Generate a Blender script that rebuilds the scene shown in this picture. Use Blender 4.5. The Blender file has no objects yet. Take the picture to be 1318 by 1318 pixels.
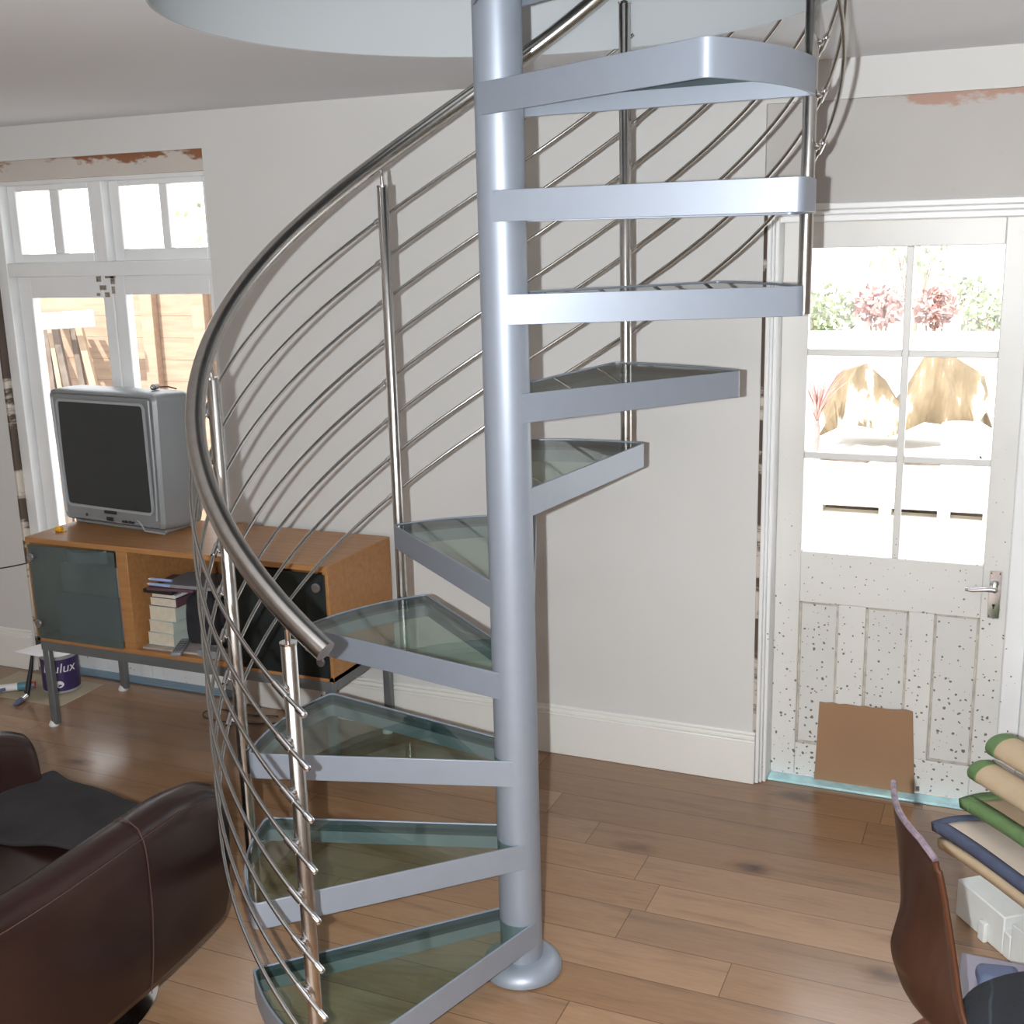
import bpy, bmesh, math, random
from mathutils import Vector, Matrix
C = bpy.context.scene.collection
PI = math.pi
R = math.radians
random.seed(7)

# ------------------------------------------------------------------ materials
def nt(name):
    m = bpy.data.materials.new(name); m.use_nodes = True
    t = m.node_tree; b = t.nodes['Principled BSDF']
    return m, t, b
def N(t, kind, **kw):
    n = t.nodes.new(kind)
    for k, v in kw.items(): setattr(n, k, v)
    return n
def L(t, a, b): t.links.new(a, b)
def ramp(t, fac, stops):
    r = N(t, 'ShaderNodeValToRGB')
    el = r.color_ramp.elements
    while len(el) < len(stops): el.new(0.5)
    for e, (p, c) in zip(el, stops):
        e.position = p; e.color = (*c, 1) if len(c) == 3 else c
    L(t, fac, r.inputs[0]); return r.outputs[0]
def coords(t, scale=(1, 1, 1), rot=(0, 0, 0), kind='Object'):
    tc = N(t, 'ShaderNodeTexCoord'); mp = N(t, 'ShaderNodeMapping')
    mp.inputs['Scale'].default_value = scale; mp.inputs['Rotation'].default_value = rot
    L(t, tc.outputs[kind], mp.inputs[0]); return mp.outputs[0]
def noise(t, vec, scale, detail=4, rough=.5):
    n = N(t, 'ShaderNodeTexNoise'); n.inputs['Scale'].default_value = scale
    n.inputs['Detail'].default_value = detail; n.inputs['Roughness'].default_value = rough
    if vec is not None: L(t, vec, n.inputs['Vector'])
    return n.outputs[0]
def mixc(t, fac, a, b, mode='MIX'):
    m = N(t, 'ShaderNodeMix', data_type='RGBA', blend_type=mode)
    for s, v in ((0, fac), (6, a), (7, b)):
        if hasattr(v, 'node'): L(t, v, m.inputs[s])
        else: m.inputs[s].default_value = v if s == 0 else ((*v, 1) if len(v) == 3 else v)
    return m.outputs[2]
def bump(t, b, h, strength=.2, dist=.01):
    n = N(t, 'ShaderNodeBump'); n.inputs['Strength'].default_value = strength; n.inputs['Distance'].default_value = dist
    L(t, h, n.inputs['Height']); L(t, n.outputs[0], b.inputs['Normal'])
def plain(name, col, rough=.5, metal=0, var=.06, scale=8, bmp=0, bscale=60, spec=None, coat=0):
    m, t, b = nt(name)
    v = coords(t)
    n = noise(t, v, scale)
    lo = tuple(c * (1 - var) for c in col); hi = tuple(min(1, c * (1 + var)) for c in col)
    L(t, ramp(t, n, [(.3, lo), (.7, hi)]), b.inputs['Base Color'])
    b.inputs['Roughness'].default_value = rough; b.inputs['Metallic'].default_value = metal
    if spec is not None: b.inputs['Specular IOR Level'].default_value = spec
    if coat: b.inputs['Coat Weight'].default_value = coat; b.inputs['Coat Roughness'].default_value = .15
    if bmp: bump(t, b, noise(t, v, bscale, 6, .6), bmp, .004)
    return m
def glassy(name, tint, rough=0.0, ior=1.45):
    m = bpy.data.materials.new(name); m.use_nodes = True; t = m.node_tree
    for n in list(t.nodes): t.nodes.remove(n)
    o = N(t, 'ShaderNodeOutputMaterial'); mx = N(t, 'ShaderNodeMixShader'); f = N(t, 'ShaderNodeFresnel')
    tr = N(t, 'ShaderNodeBsdfTransparent'); g = N(t, 'ShaderNodeBsdfGlossy')
    ns = noise(t, coords(t), 3)
    L(t, ramp(t, ns, [(.2, tuple(c * .985 for c in tint)), (.8, tint)]), tr.inputs[0])
    g.inputs['Roughness'].default_value = rough
    # both faces of the thin sheet reflect alike
    ge = N(t, 'ShaderNodeNewGeometry'); mr = N(t, 'ShaderNodeMapRange'); mr.inputs[3].default_value = ior; mr.inputs[4].default_value = 1 / ior
    L(t, ge.outputs['Backfacing'], mr.inputs[0]); L(t, mr.outputs[0], f.inputs[0])
    L(t, f.outputs[0], mx.inputs[0]); L(t, tr.outputs[0], mx.inputs[1]); L(t, g.outputs[0], mx.inputs[2]); L(t, mx.outputs[0], o.inputs[0])
    return m

M = {}
M['wall'] = plain('plaster_paint', (.65, .645, .63), .75, 0, .02, 1.5, .05, 90)
M['toned_plaster'] = plain('plaster_toned_down', (.50, .53, .55), .8, 0, .02, 1.5)  # same painted plaster, colour darkened to hold back the flash on it
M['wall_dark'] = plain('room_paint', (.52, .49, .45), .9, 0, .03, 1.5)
M['ceiling'] = plain('ceiling_paint', (.80, .83, .87), .9, 0, .02, 1)
M['gloss_white'] = plain('white_gloss_paint', (.80, .79, .75), .3, 0, .02, 3)
M['silver'] = plain('silver_powder_coat', (.30, .335, .395), .44, .35, .02, 20, .03, 500)
M['seal'] = plain('glazing_seal', (.045, .065, .075), .35, 0, .1, 20)
M['tread_glass'] = glassy('tread_glass', (.80, .89, .85), 0.01, 1.5)
M['pane'] = glassy('window_pane', (.97, .98, .98))
M['frosted'] = plain('frosted_glass', (.17, .205, .205), .22, 0, .25, 3.5)
M['smoked'] = plain('smoked_glass', (.035, .045, .045), .12, 0, .3, 4)
def see_through(m, tint, f):
    t = m.node_tree; o = [n for n in t.nodes if n.type == 'OUTPUT_MATERIAL'][0]; b = t.nodes['Principled BSDF']
    mx = N(t, 'ShaderNodeMixShader'); tr = N(t, 'ShaderNodeBsdfTransparent'); tr.inputs[0].default_value = (*tint, 1); mx.inputs[0].default_value = f
    L(t, b.outputs[0], mx.inputs[1]); L(t, tr.outputs[0], mx.inputs[2]); L(t, mx.outputs[0], o.inputs[0])
see_through(M['frosted'], (.72, .82, .82), .58); see_through(M['smoked'], (.45, .5, .5), .5)
M['knob'] = plain('satin_knob', (.45, .46, .48), .3, .9, .03)
M['chrome'] = plain('chrome', (.75, .75, .76), .12, 1, .02)
M['grey_metal'] = plain('grey_steel_frame', (.20, .22, .23), .4, .5, .04)
M['tv'] = plain('silver_plastic', (.27, .285, .295), .38, .25, .02)
M['tv_light'] = plain('silver_plastic_light', (.42, .44, .46), .3, .3, .02)
M['screen'] = plain('dark_screen', (.028, .032, .034), .12, 0, .1, 2)
M['black'] = plain('black_plastic', (.018, .018, .02), .35)
M['black_cloth'] = plain('black_cloth', (.016, .016, .02), .9, 0, .3, 14, .4, 300)
M['throw'] = plain('dark_throw', (.020, .017, .018), .95, 0, .35, 10, .6, 260)
M['stitch'] = plain('stitching', (.075, .036, .026), .7)
M['paper'] = plain('book_paper', (.62, .56, .45), .8, 0, .08, 40)
M['cover_plum'] = plain('plum_cover', (.12, .06, .075), .5)
M['cover_green'] = plain('pale_green_cover', (.50, .56, .50), .5)
M['cover_grey'] = plain('grey_cover', (.25, .25, .27), .4)
M['magazine'] = plain('magazine_paper', (.42, .37, .34), .4, 0, .25, 12)
M['pen'] = plain('pale_blue_plastic', (.35, .45, .72), .3)
M['yellow'] = plain('yellow_plastic', (.85, .42, .02), .4)
M['purple'] = plain('purple_label', (.045, .03, .11), .35)
M['white_print'] = plain('white_print', (.80, .80, .84), .4)
M['white'] = plain('white_plastic', (.75, .75, .75), .4)
M['foam'] = plain('white_foam', (.72, .74, .72), .7, 0, .03, 20, .1, 200)
M['teal'] = plain('teal_plastic', (.08, .22, .28), .4)
M['red'] = plain('red_plastic', (.5, .06, .05), .4)
M['green_border'] = plain('green_binding', (.13, .22, .085), .85, 0, .1, 30, .3, 400)
M['blue_border'] = plain('slate_blue_binding', (.075, .09, .15), .85, 0, .1, 30, .3, 400)
M['canvas'] = plain('sand_canvas', (.50, .38, .25), .9, 0, .1, 9, .3, 400)
M['canvas_pale'] = plain('pale_canvas', (.60, .50, .42), .9, 0, .06, 9, .3, 400)
M['lilac'] = plain('lilac_surface', (.22, .195, .25), .3, 0, .08, 4)
M['slate'] = plain('slate_fabric', (.10, .12, .20), .8)
M['blue_film'] = plain('blue_film', (.50, .80, .93), .15, 0, .25, 14, 0)
M['dark_gap'] = plain('raw_masonry', (.10, .075, .06), .95, 0, .9, 26, .8, 60)
M['outer_ground'] = plain('pale_paving', (.72, .70, .66), .8, 0, .06, 2)
M['pale_wood'] = plain('bleached_wood', (.78, .72, .62), .8, 0, .1, 6)
M['tarp'] = plain('brown_tarp', (.30, .21, .11), .6, 0, .25, 3)
def tarp_mat():
    m, t, b = nt('faded_brown_tarp'); n = noise(t, coords(t, (2.0, 1, .45)), 1.9, 5, .6)
    L(t, ramp(t, n, [(.42, (.15, .11, .062)), (.53, (.22, .165, .10)), (.60, (.75, .72, .66))]), b.inputs['Base Color']); b.inputs['Roughness'].default_value = .7
    bump(t, b, n, .5, .05); return m
M['tarp'] = tarp_mat()
M['leaf'] = plain('green_leaf', (.28, .33, .20), .7, 0, .5, 5)
M['leaf_red'] = plain('red_leaf', (.42, .24, .22), .7, 0, .4, 5)
M['bark'] = plain('bark', (.25, .17, .12), .9, 0, .3, 20)
M['old_timber'] = plain('weathered_timber', (.12, .092, .075), .85, 0, .35, 9)
M['new_timber'] = plain('fresh_timber', (.30, .22, .15), .8, 0, .2, 9)

def wood(name, lo, hi, axis='x', rough=.4, sc=1.0):
    m, t, b = nt(name)
    s = {'x': (2, 22, 22), 'y': (22, 2, 22), 'z': (22, 22, 2)}[axis]
    v = coords(t, tuple(a * sc for a in s)); n = noise(t, v, 2.2, 8, .65)
    L(t, ramp(t, n, [(.3, lo), (.7, hi)]), b.inputs['Base Color']); b.inputs['Roughness'].default_value = rough
    bump(t, b, n, .08, .002); return m
M['oak'] = wood('cabinet_veneer', (.34, .155, .055), (.47, .235, .09), 'x', .38)
M['oak_in'] = wood('cabinet_inside_veneer', (.24, .11, .035), (.34, .16, .06), 'z', .5)
M['ply'] = wood('dark_ply_veneer', (.025, .011, .007), (.044, .0175, .010), 'z', .3)
M['ply_edge'] = plain('ply_edge', (.26, .20, .24), .25, .2, .35, 60)
M['cardboard'] = plain('brown_cardboard', (.32, .19, .105), .85, 0, .05, 6)
M['fence'] = wood('fence_boards', (.27, .175, .12), (.38, .275, .20), 'x', .8, .5)

def leather():
    m, t, b = nt('brown_leather'); v = coords(t)
    L(t, ramp(t, noise(t, v, 6), [(.3, (.017, .0075, .0065)), (.7, (.025, .011, .009))]), b.inputs['Base Color'])
    b.inputs['Roughness'].default_value = .27
    vo = N(t, 'ShaderNodeTexVoronoi'); vo.inputs['Scale'].default_value = 420; L(t, v, vo.inputs['Vector'])
    bump(t, b, vo.outputs[0], .12, .001); return m
M['leather'] = leather()
def brushed():
    m, t, b = nt('brushed_stainless'); v = coords(t, (1, 1, 1))
    L(t, ramp(t, noise(t, v, 40), [(.3, (.53, .51, .485)), (.7, (.60, .58, .555))]), b.inputs['Base Color'])
    b.inputs['Metallic'].default_value = 1; b.inputs['Roughness'].default_value = .24; return m
M['steel'] = brushed()

def speckled(name, base=(.72, .71, .68), dens=.5, sc=30):
    # old gloss paint with flecks of plaster and dirt; the flecks thicken towards the foot of the door
    m, t, b = nt(name); v = coords(t)
    vo = N(t, 'ShaderNodeTexVoronoi'); vo.inputs['Scale'].default_value = sc; vo.inputs['Randomness'].default_value = 1
    nv = N(t, 'ShaderNodeTexNoise'); nv.inputs['Scale'].default_value = 60; L(t, v, nv.inputs['Vector'])
    va = N(t, 'ShaderNodeVectorMath', operation='MULTIPLY_ADD'); L(t, nv.outputs['Color'], va.inputs[0]); va.inputs[1].default_value = (.012, .012, .012); L(t, v, va.inputs[2])
    L(t, va.outputs[0], vo.inputs['Vector'])
    sx = N(t, 'ShaderNodeSeparateXYZ'); L(t, v, sx.inputs[0])
    hz = N(t, 'ShaderNodeMapRange'); hz.inputs[1].default_value = 1.5; hz.inputs[2].default_value = .05
    hz.inputs[3].default_value = 0; hz.inputs[4].default_value = 1; L(t, sx.outputs[2], hz.inputs[0])
    sc2 = N(t, 'ShaderNodeSeparateColor'); L(t, vo.outputs['Color'], sc2.inputs[0])
    # fleck radius is random per cell, limited by height
    mu = N(t, 'ShaderNodeMath', operation='MULTIPLY'); L(t, sc2.outputs[0], mu.inputs[0]); L(t, hz.outputs[0], mu.inputs[1])
    m2 = N(t, 'ShaderNodeMath', operation='MULTIPLY'); L(t, mu.outputs[0], m2.inputs[0]); m2.inputs[1].default_value = .34 * dens
    lt = N(t, 'ShaderNodeMath', operation='LESS_THAN'); L(t, vo.outputs['Distance'], lt.inputs[0]); L(t, m2.outputs[0], lt.inputs[1])
    g = ramp(t, noise(t, v, 3, 5), [(.35, tuple(c * .93 for c in base)), (.65, base)])
    L(t, mixc(t, lt.outputs[0], g, (.17, .15, .13)), b.inputs['Base Color'])
    b.inputs['Roughness'].default_value = .38
    return m
M['door_paint'] = speckled('old_door_paint', dens=1.1, sc=62)
M['panel_paint'] = speckled('old_panel_paint', (.67, .665, .64), 1.2, 58)
M['bead'] = plain('grimy_moulding_paint', (.50, .46, .40), .6, 0, .25, 30)
M['frame_paint'] = speckled('old_frame_paint', (.84, .85, .85), .5, 40)

def peeling(name, thresh=.5, direction=1, z0=0, z1=1, pink=(.46, .30, .24), base=(.52, .50, .48), strong=True):
    # bare plaster with pink/brown undercoat showing along its top edge
    m, t, b = nt(name); v = coords(t)
    n1 = noise(t, coords(t, (2.2, 1, 5)), 1.6, 6, .62); n2 = noise(t, v, 3, 4); 
    sx = N(t, 'ShaderNodeSeparateXYZ'); L(t, v, sx.inputs[0])
    mr = N(t, 'ShaderNodeMapRange'); mr.inputs[1].default_value = z0; mr.inputs[2].default_value = z1
    mr.inputs[3].default_value = -.28; mr.inputs[4].default_value = .28; L(t, sx.outputs[2], mr.inputs[0])
    ad = N(t, 'ShaderNodeMath', operation='ADD'); L(t, n1, ad.inputs[0]); L(t, mr.outputs[0], ad.inputs[1])
    f = ramp(t, ad.outputs[0], [(thresh, (0, 0, 0)), (thresh + .05, (1, 1, 1))])
    g = ramp(t, n2, [(.3, tuple(c * .94 for c in base)), (.7, base)])
    g2 = mixc(t, ramp(t, noise(t, v, 9, 5, .7), [(.66, (0, 0, 0)), (.74, (.5, .5, .5))]), g, (.50, .36, .28))
    L(t, mixc(t, f, g2, pink), b.inputs['Base Color'])
    b.inputs['Roughness'].default_value = .9; bump(t, b, noise(t, v, 14, 6), .15, .006)
    return m
M['raw_plaster'] = peeling('raw_plaster', .72, z0=2.20, z1=2.37)
M['raw_lintel'] = peeling('raw_lintel', .53, z0=2.23, z1=2.40, pink=(.27, .12, .06), base=(.60, .55, .50))
M['crack'] = peeling('broken_plaster_edge', .55, z0=-3, z1=3, pink=(.09, .065, .05), base=(.56, .50, .43))

def planks():
    m, t, b = nt('oak_floorboards')
    tc = N(t, 'ShaderNodeTexCoord'); sx = N(t, 'ShaderNodeSeparateXYZ'); L(t, tc.outputs['Object'], sx.inputs[0])
    def mt(op, a, c=None, d=None):
        n = N(t, 'ShaderNodeMath', operation=op)
        for i, x in enumerate((a, c, d)):
            if x is None: continue
            if hasattr(x, 'node'): L(t, x, n.inputs[i])
            else: n.inputs[i].default_value = x
        return n.outputs[0]
    W, LEN = .1575, 1.25
    yy = mt('DIVIDE', mt('ADD', sx.outputs[1], 10 - .086), W); row = mt('FLOOR', yy); fy = mt('FRACT', yy)
    wn = N(t, 'ShaderNodeTexWhiteNoise', noise_dimensions='1D'); L(t, row, wn.inputs['W'])
    xx = mt('DIVIDE', mt('ADD', sx.outputs[0], mt('MULTIPLY', wn.outputs[0], 7.3)), LEN); xx = mt('ADD', xx, 20.0)
    col = mt('FLOOR', xx); fx = mt('FRACT', xx)
    cb = N(t, 'ShaderNodeCombineXYZ'); L(t, row, cb.inputs[0]); L(t, col, cb.inputs[1])
    w2 = N(t, 'ShaderNodeTexWhiteNoise', noise_dimensions='2D'); L(t, cb.outputs[0], w2.inputs[0])
    # grain coordinates, shifted per plank
    c3 = N(t, 'ShaderNodeCombineXYZ')
    L(t, mt('ADD', mt('MULTIPLY', sx.outputs[0], 1.1), mt('MULTIPLY', w2.outputs[0], 31)), c3.inputs[0])
    L(t, mt('ADD', mt('MULTIPLY', sx.outputs[1], 9.0), mt('MULTIPLY', w2.outputs[0], 57)), c3.inputs[1])
    g = noise(t, c3.outputs[0], 1.7, 8, .62); g2 = noise(t, c3.outputs[0], 9, 6, .7)
    base = ramp(t, w2.outputs[0], [(0, (.24, .128, .063)), (.35, (.34, .192, .100)), (.7, (.41, .242, .135)), (1, (.29, .170, .096))])
    gr = ramp(t, g, [(.25, (.45, .42, .40)), (.47, (.95, .94, .93)), (.6, (1, 1, 1)), (.75, (.92, .84, .76))])
    c = mixc(t, .85, base, gr, 'MULTIPLY')
    c = mixc(t, .35, c, ramp(t, g2, [(.35, (.6, .58, .55)), (.6, (1, 1, 1))]), 'MULTIPLY')
    vo = N(t, 'ShaderNodeTexVoronoi'); vo.inputs['Scale'].default_value = 1.0
    kc = N(t, 'ShaderNodeCombineXYZ'); L(t, mt('MULTIPLY', sx.outputs[0], 2.2), kc.inputs[0]); L(t, mt('MULTIPLY', sx.outputs[1], 4.4), kc.inputs[1])
    nz = N(t, 'ShaderNodeTexNoise'); nz.inputs['Scale'].default_value = 5; L(t, kc.outputs[0], nz.inputs['Vector'])
    va = N(t, 'ShaderNodeVectorMath', operation='MULTIPLY_ADD'); L(t, nz.outputs['Color'], va.inputs[0]); va.inputs[1].default_value = (.25, .25, 0); L(t, kc.outputs[0], va.inputs[2])
    L(t, va.outputs[0], vo.inputs['Vector'])
    kn = ramp(t, vo.outputs['Distance'], [(.02, (.22, .16, .13)), (.13, (.72, .66, .62)), (.22, (1, 1, 1))])
    sel = N(t, 'ShaderNodeSeparateColor'); L(t, vo.outputs['Color'], sel.inputs[0])
    kf = ramp(t, sel.outputs[0], [(.5, (0, 0, 0)), (.56, (1, 1, 1))])
    c = mixc(t, kf, c, mixc(t, 1, c, kn, 'MULTIPLY'))
    ey = mt('MINIMUM', fy, mt('SUBTRACT', 1, fy)); ex = mt('MINIMUM', fx, mt('SUBTRACT', 1, fx))
    seam = mt('MINIMUM', mt('MULTIPLY', ey, W), mt('MULTIPLY', ex, LEN))
    sf = ramp(t, mt('MULTIPLY', seam, 100), [(.07, (.30, .22, .17)), (.16, (1, 1, 1))])
    c = mixc(t, 1, c, sf, 'MULTIPLY')
    L(t, c, b.inputs['Base Color'])
    b.inputs['Coat Weight'].default_value = .5; b.inputs['Coat Roughness'].default_value = .16
    L(t, ramp(t, g, [(.2, (.26,) * 3), (.8, (.38,) * 3)]), b.inputs['Roughness'])
    bump(t, b, mt('MULTIPLY', seam, 60), .12, .002)
    return m
M['planks'] = planks()

# ------------------------------------------------------------------ mesh helpers
class MB:
    def __init__(s): s.v = []; s.f = []; s.m = []
    def add(s, vs, fs, mat=0):
        o = len(s.v); s.v += [tuple(v) for v in vs]; s.f += [tuple(i + o for i in f) for f in fs]; s.m += [mat] * len(fs); return s
    def box(s, a, b, mat=0, mtx=None):
        x0, y0, z0 = a; x1, y1, z1 = b
        vs = [Vector(p) for p in ((x0, y0, z0), (x1, y0, z0), (x1, y1, z0), (x0, y1, z0), (x0, y0, z1), (x1, y0, z1), (x1, y1, z1), (x0, y1, z1))]
        if mtx: vs = [mtx @ v for v in vs]
        return s.add(vs, [(0, 3, 2, 1), (4, 5, 6, 7), (0, 1, 5, 4), (1, 2, 6, 5), (2, 3, 7, 6), (3, 0, 4, 7)], mat)
    def prism(s, poly, z0, z1, mat=0):
        n = len(poly)
        vs = [(x, y, z0) for x, y in poly] + [(x, y, z1) for x, y in poly]
        return s.add(vs, [tuple(range(n))[::-1], tuple(range(n, 2 * n))] + [(i, (i + 1) % n, n + (i + 1) % n, n + i) for i in range(n)], mat)
    def ring(s, outer, inner, z0, z1, mat=0):
        n = len(outer)
        vs = [(x, y, z0) for x, y in outer] + [(x, y, z1) for x, y in outer] + [(x, y, z0) for x, y in inner] + [(x, y, z1) for x, y in inner]
        fs = []
        for i in range(n):
            j = (i + 1) % n
            fs += [(i, j, n + j, n + i), (2 * n + j, 2 * n + i, 3 * n + i, 3 * n + j), (n + i, n + j, 3 * n + j, 3 * n + i), (j, i, 2 * n + i, 2 * n + j)]
        return s.add(vs, fs, mat)
    def tube(s, pts, r, n=12, mat=0, caps=True, closed=False):
        pts = [Vector(p) for p in pts]; m = len(pts); rs = r if isinstance(r, (list, tuple)) else [r] * m
        up = Vector((0, 0, 1)); vs = []; prev = None
        for i, p in enumerate(pts):
            if i == 0: d = pts[1] - p
            elif i == m - 1: d = p - pts[i - 1]
            else: d = pts[i + 1] - pts[i - 1]
            d.normalize()
            if prev is None:
                a = d.orthogonal().normalized()
                if abs(d.z) < .99: a = d.cross(up).normalized()
            else:
                a = (prev - d * prev.dot(d)).normalized()
            prev = a; b = d.cross(a)
            for k in range(n):
                t = 2 * PI * k / n; vs.append(p + (a * math.cos(t) + b * math.sin(t)) * rs[i])
        fs = [(i * n + k, i * n + (k + 1) % n, (i + 1) * n + (k + 1) % n, (i + 1) * n + k) for i in range(m - 1) for k in range(n)]
        if caps: fs += [tuple(range(n))[::-1], tuple((m - 1) * n + k for k in range(n))]
        return s.add(vs, fs, mat)
    def lathe(s, prof, n=40, c=(0, 0, 0), mat=0):
        vs = [(c[0] + r * math.cos(2 * PI * k / n), c[1] + r * math.sin(2 * PI * k / n), c[2] + z) for r, z in prof for k in range(n)]
        m = len(prof)
        fs = [(i * n + k, i * n + (k + 1) % n, (i + 1) * n + (k + 1) % n, (i + 1) * n + k) for i in range(m - 1) for k in range(n)]
        fs += [tuple(range(n))[::-1], tuple((m - 1) * n + k for k in range(n))]
        return s.add(vs, fs, mat)
    def ball(s, c, r, n=12, mat=0):
        c = Vector(c); pr = [(max(1e-4, r * math.sin(PI * i / 8)), -r * math.cos(PI * i / 8)) for i in range(9)]
        return s.lathe(pr, n, c, mat)
    def loft(s, loops, mat=0, caps=True):
        n = len(loops[0]); m = len(loops)
        fs = [(i * n + k, i * n + (k + 1) % n, (i + 1) * n + (k + 1) % n, (i + 1) * n + k) for i in range(m - 1) for k in range(n)]
        if caps: fs += [tuple(range(n))[::-1], tuple((m - 1) * n + k for k in range(n))]
        return s.add([p for l in loops for p in l], fs, mat)
    def grid(s, rows, mat=0):
        n = len(rows[0]); m = len(rows)
        return s.add([p for r in rows for p in r], [(i * n + k, i * n + k + 1, (i + 1) * n + k + 1, (i + 1) * n + k) for i in range(m - 1) for k in range(n - 1)], mat)
    def build(s, name, mats, parent=None, smooth=None, bevel=0, bseg=2, solid=0, sub=0):
        me = bpy.data.meshes.new(name); me.from_pydata([tuple(v) for v in s.v], [], s.f)
        if not isinstance(mats, (list, tuple)): mats = [mats]
        for x in mats: me.materials.append(M[x] if isinstance(x, str) else x)
        for p, i in zip(me.polygons, s.m): p.material_index = i
        bm = bmesh.new(); bm.from_mesh(me); bmesh.ops.recalc_face_normals(bm, faces=bm.faces); bm.to_mesh(me); bm.free()
        o = bpy.data.objects.new(name, me); C.objects.link(o)
        if parent is not None: o.parent = parent
        if solid:
            md = o.modifiers.new('solid', 'SOLIDIFY'); md.thickness = solid; md.offset = 0
        if sub:
            md = o.modifiers.new('sub', 'SUBSURF'); md.levels = sub; md.render_levels = sub
        if bevel:
            md = o.modifiers.new('bevel', 'BEVEL'); md.width = bevel; md.segments = bseg; md.limit_method = 'ANGLE'; md.angle_limit = R(35); md.harden_normals = False
        if smooth is None: smooth = True
        if smooth:
            for p in me.polygons: p.use_smooth = True
            try:
                me.set_sharp_from_angle(angle=R(38))
            except Exception: pass
        return o
def tag(o, label, cat, group=None, kind=None):
    if label: o['label'] = label
    if cat: o['category'] = cat
    if group: o['group'] = group
    if kind: o['kind'] = kind
    return o
def thing(name, label, cat, loc=(0, 0, 0), rz=0, group=None):
    o = bpy.data.objects.new(name, None); C.objects.link(o); o.location = loc; o.rotation_euler = (0, 0, rz)
    o.empty_display_size = .1
    return tag(o, label, cat, group)
def struct(o): o['kind'] = 'structure'; return o
def sroot(name, loc=(0, 0, 0)):
    o = bpy.data.objects.new(name, None); C.objects.link(o); o.location = loc; return struct(o)
def rrect(w0, w1, h0, h1, r, n=4):
    # rounded rectangle outline (u, v) list
    out = []
    for cx, cy, a0 in ((w1 - r, h1 - r, 0), (w0 + r, h1 - r, 90), (w0 + r, h0 + r, 180), (w1 - r, h0 + r, 270)):
        for k in range(n + 1):
            a = R(a0 + 90 * k / n); out.append((cx + r * math.cos(a), cy + r * math.sin(a)))
    return out

# ------------------------------------------------------------------ camera
cd = bpy.data.cameras.new('camera'); cam = bpy.data.objects.new('camera', cd); C.objects.link(cam)
cd.sensor_width = 36; cd.lens = 1507.52 / 1318 * 36; cd.clip_start = .05; cd.clip_end = 200
r_ = Vector((0.91838, 0.39512, -0.02570)); f_ = Vector((-0.39023, 0.89198, -0.22820)).normalized()
r_ = (r_ - f_ * r_.dot(f_)).normalized(); u_ = r_.cross(f_)
mw = Matrix((r_, u_, -f_)).transposed().to_4x4(); mw.translation = Vector((0, 0, 1.961)); cam.matrix_world = mw
bpy.context.scene.camera = cam

# ------------------------------------------------------------------ room shell
D = 3.947; H = 2.475
AX, AY = -1.151, 2.618          # axis of the spiral stair
XL, XR, YF = -5.3, 2.2, -2.6
FL, FR, FT = -4.215, -3.02, 2.335   # garden french doors opening
DL, DR, DT = -.801, .16, 2.355      # single door opening
struct(MB().box((XL - .1, YF - .1, -.12), (XR + .1, 4.12, 0)).build('floor', 'planks', smooth=False))
w = MB()
for a, b in (((XL, 0), (FL, H)), ((FL, FT), (FR, H)), ((FR, 0), (DL, H)), ((DL, DT), (DR, H)), ((DR, 0), (XR, H))):
    w.box((a[0], D, a[1]), (b[0], D + .17, b[1] + (.3 if b[1] == H else 0)))
struct(w.build('wall_back', 'wall', smooth=False))
struct(MB().box((XL - .1, YF, 0), (XL, D + .17, H + .3)).build('wall_left', 'wall_dark', smooth=False))
struct(MB().box((XR, YF, 0), (XR + .1, D + .17, H + .3)).build('wall_right', 'wall_dark', smooth=False))
# front wall behind the viewer, with a wide window opening added for fill light
w = MB(); wx0, wx1, wz0, wz1 = -2.6, 1.2, .9, 2.2
for a, b in (((XL, 0), (wx0, H)), ((wx1, 0), (XR, H)), ((wx0, 0), (wx1, wz0)), ((wx0, wz1), (wx1, H))):
    w.box((a[0], YF - .12, a[1]), (b[0], YF, b[1]))
struct(w.build('wall_front', 'wall_dark', smooth=False))
# ceiling slab with a round stairwell opening
n = 96; HR = .768
circ = [(AX + HR * math.cos(2 * PI * k / n), AY + HR * math.sin(2 * PI * k / n)) for k in range(n)]
def sq(k):
    a = 2 * PI * k / n; c, s = math.cos(a), math.sin(a); e = 1e9
    if c > 1e-9: e = min(e, (XR - AX) / c)
    if c < -1e-9: e = min(e, (XL - AX) / c)
    if s > 1e-9: e = min(e, (D - AY) / s)
    if s < -1e-9: e = min(e, (YF - AY) / s)
    return (AX + e * c, AY + e * s)
outer = [sq(k) for k in range(n)]
for cx, cy in ((XL, YF), (XR, YF), (XR, D), (XL, D)):
    a = math.atan2(cy - AY, cx - AX) % (2 * PI); k = round(a / (2 * PI) * n) % n; outer[k] = (cx, cy)
struct(MB().ring(outer, circ, H, H + .3).build('ceiling', 'ceiling'))
struct(MB().ring(circ, [(AX + (x - AX) * .9935, AY + (y - AY) * .9935) for x, y in circ], H + .0005, H + .31).build('trim_8', 'toned_plaster'))  # ring added over the opening's side, its darker colour tones down the light
# storey above, seen only up through the opening
up = MB()
up.box((XL, YF, 5.15), (XR, D, 5.25)); up.box((XL, D, 2.78), (XR, D + .1, 5.2)); up.box((XL - .1, YF, 2.78), (XL, D, 5.2))
up.box((XR, YF, 2.78), (XR + .1, D, 5.2)); up.box((XL, YF - .1, 2.78), (XR, YF, 5.2))
struct(up.build('wall_upper', 'wall', smooth=False))

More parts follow.
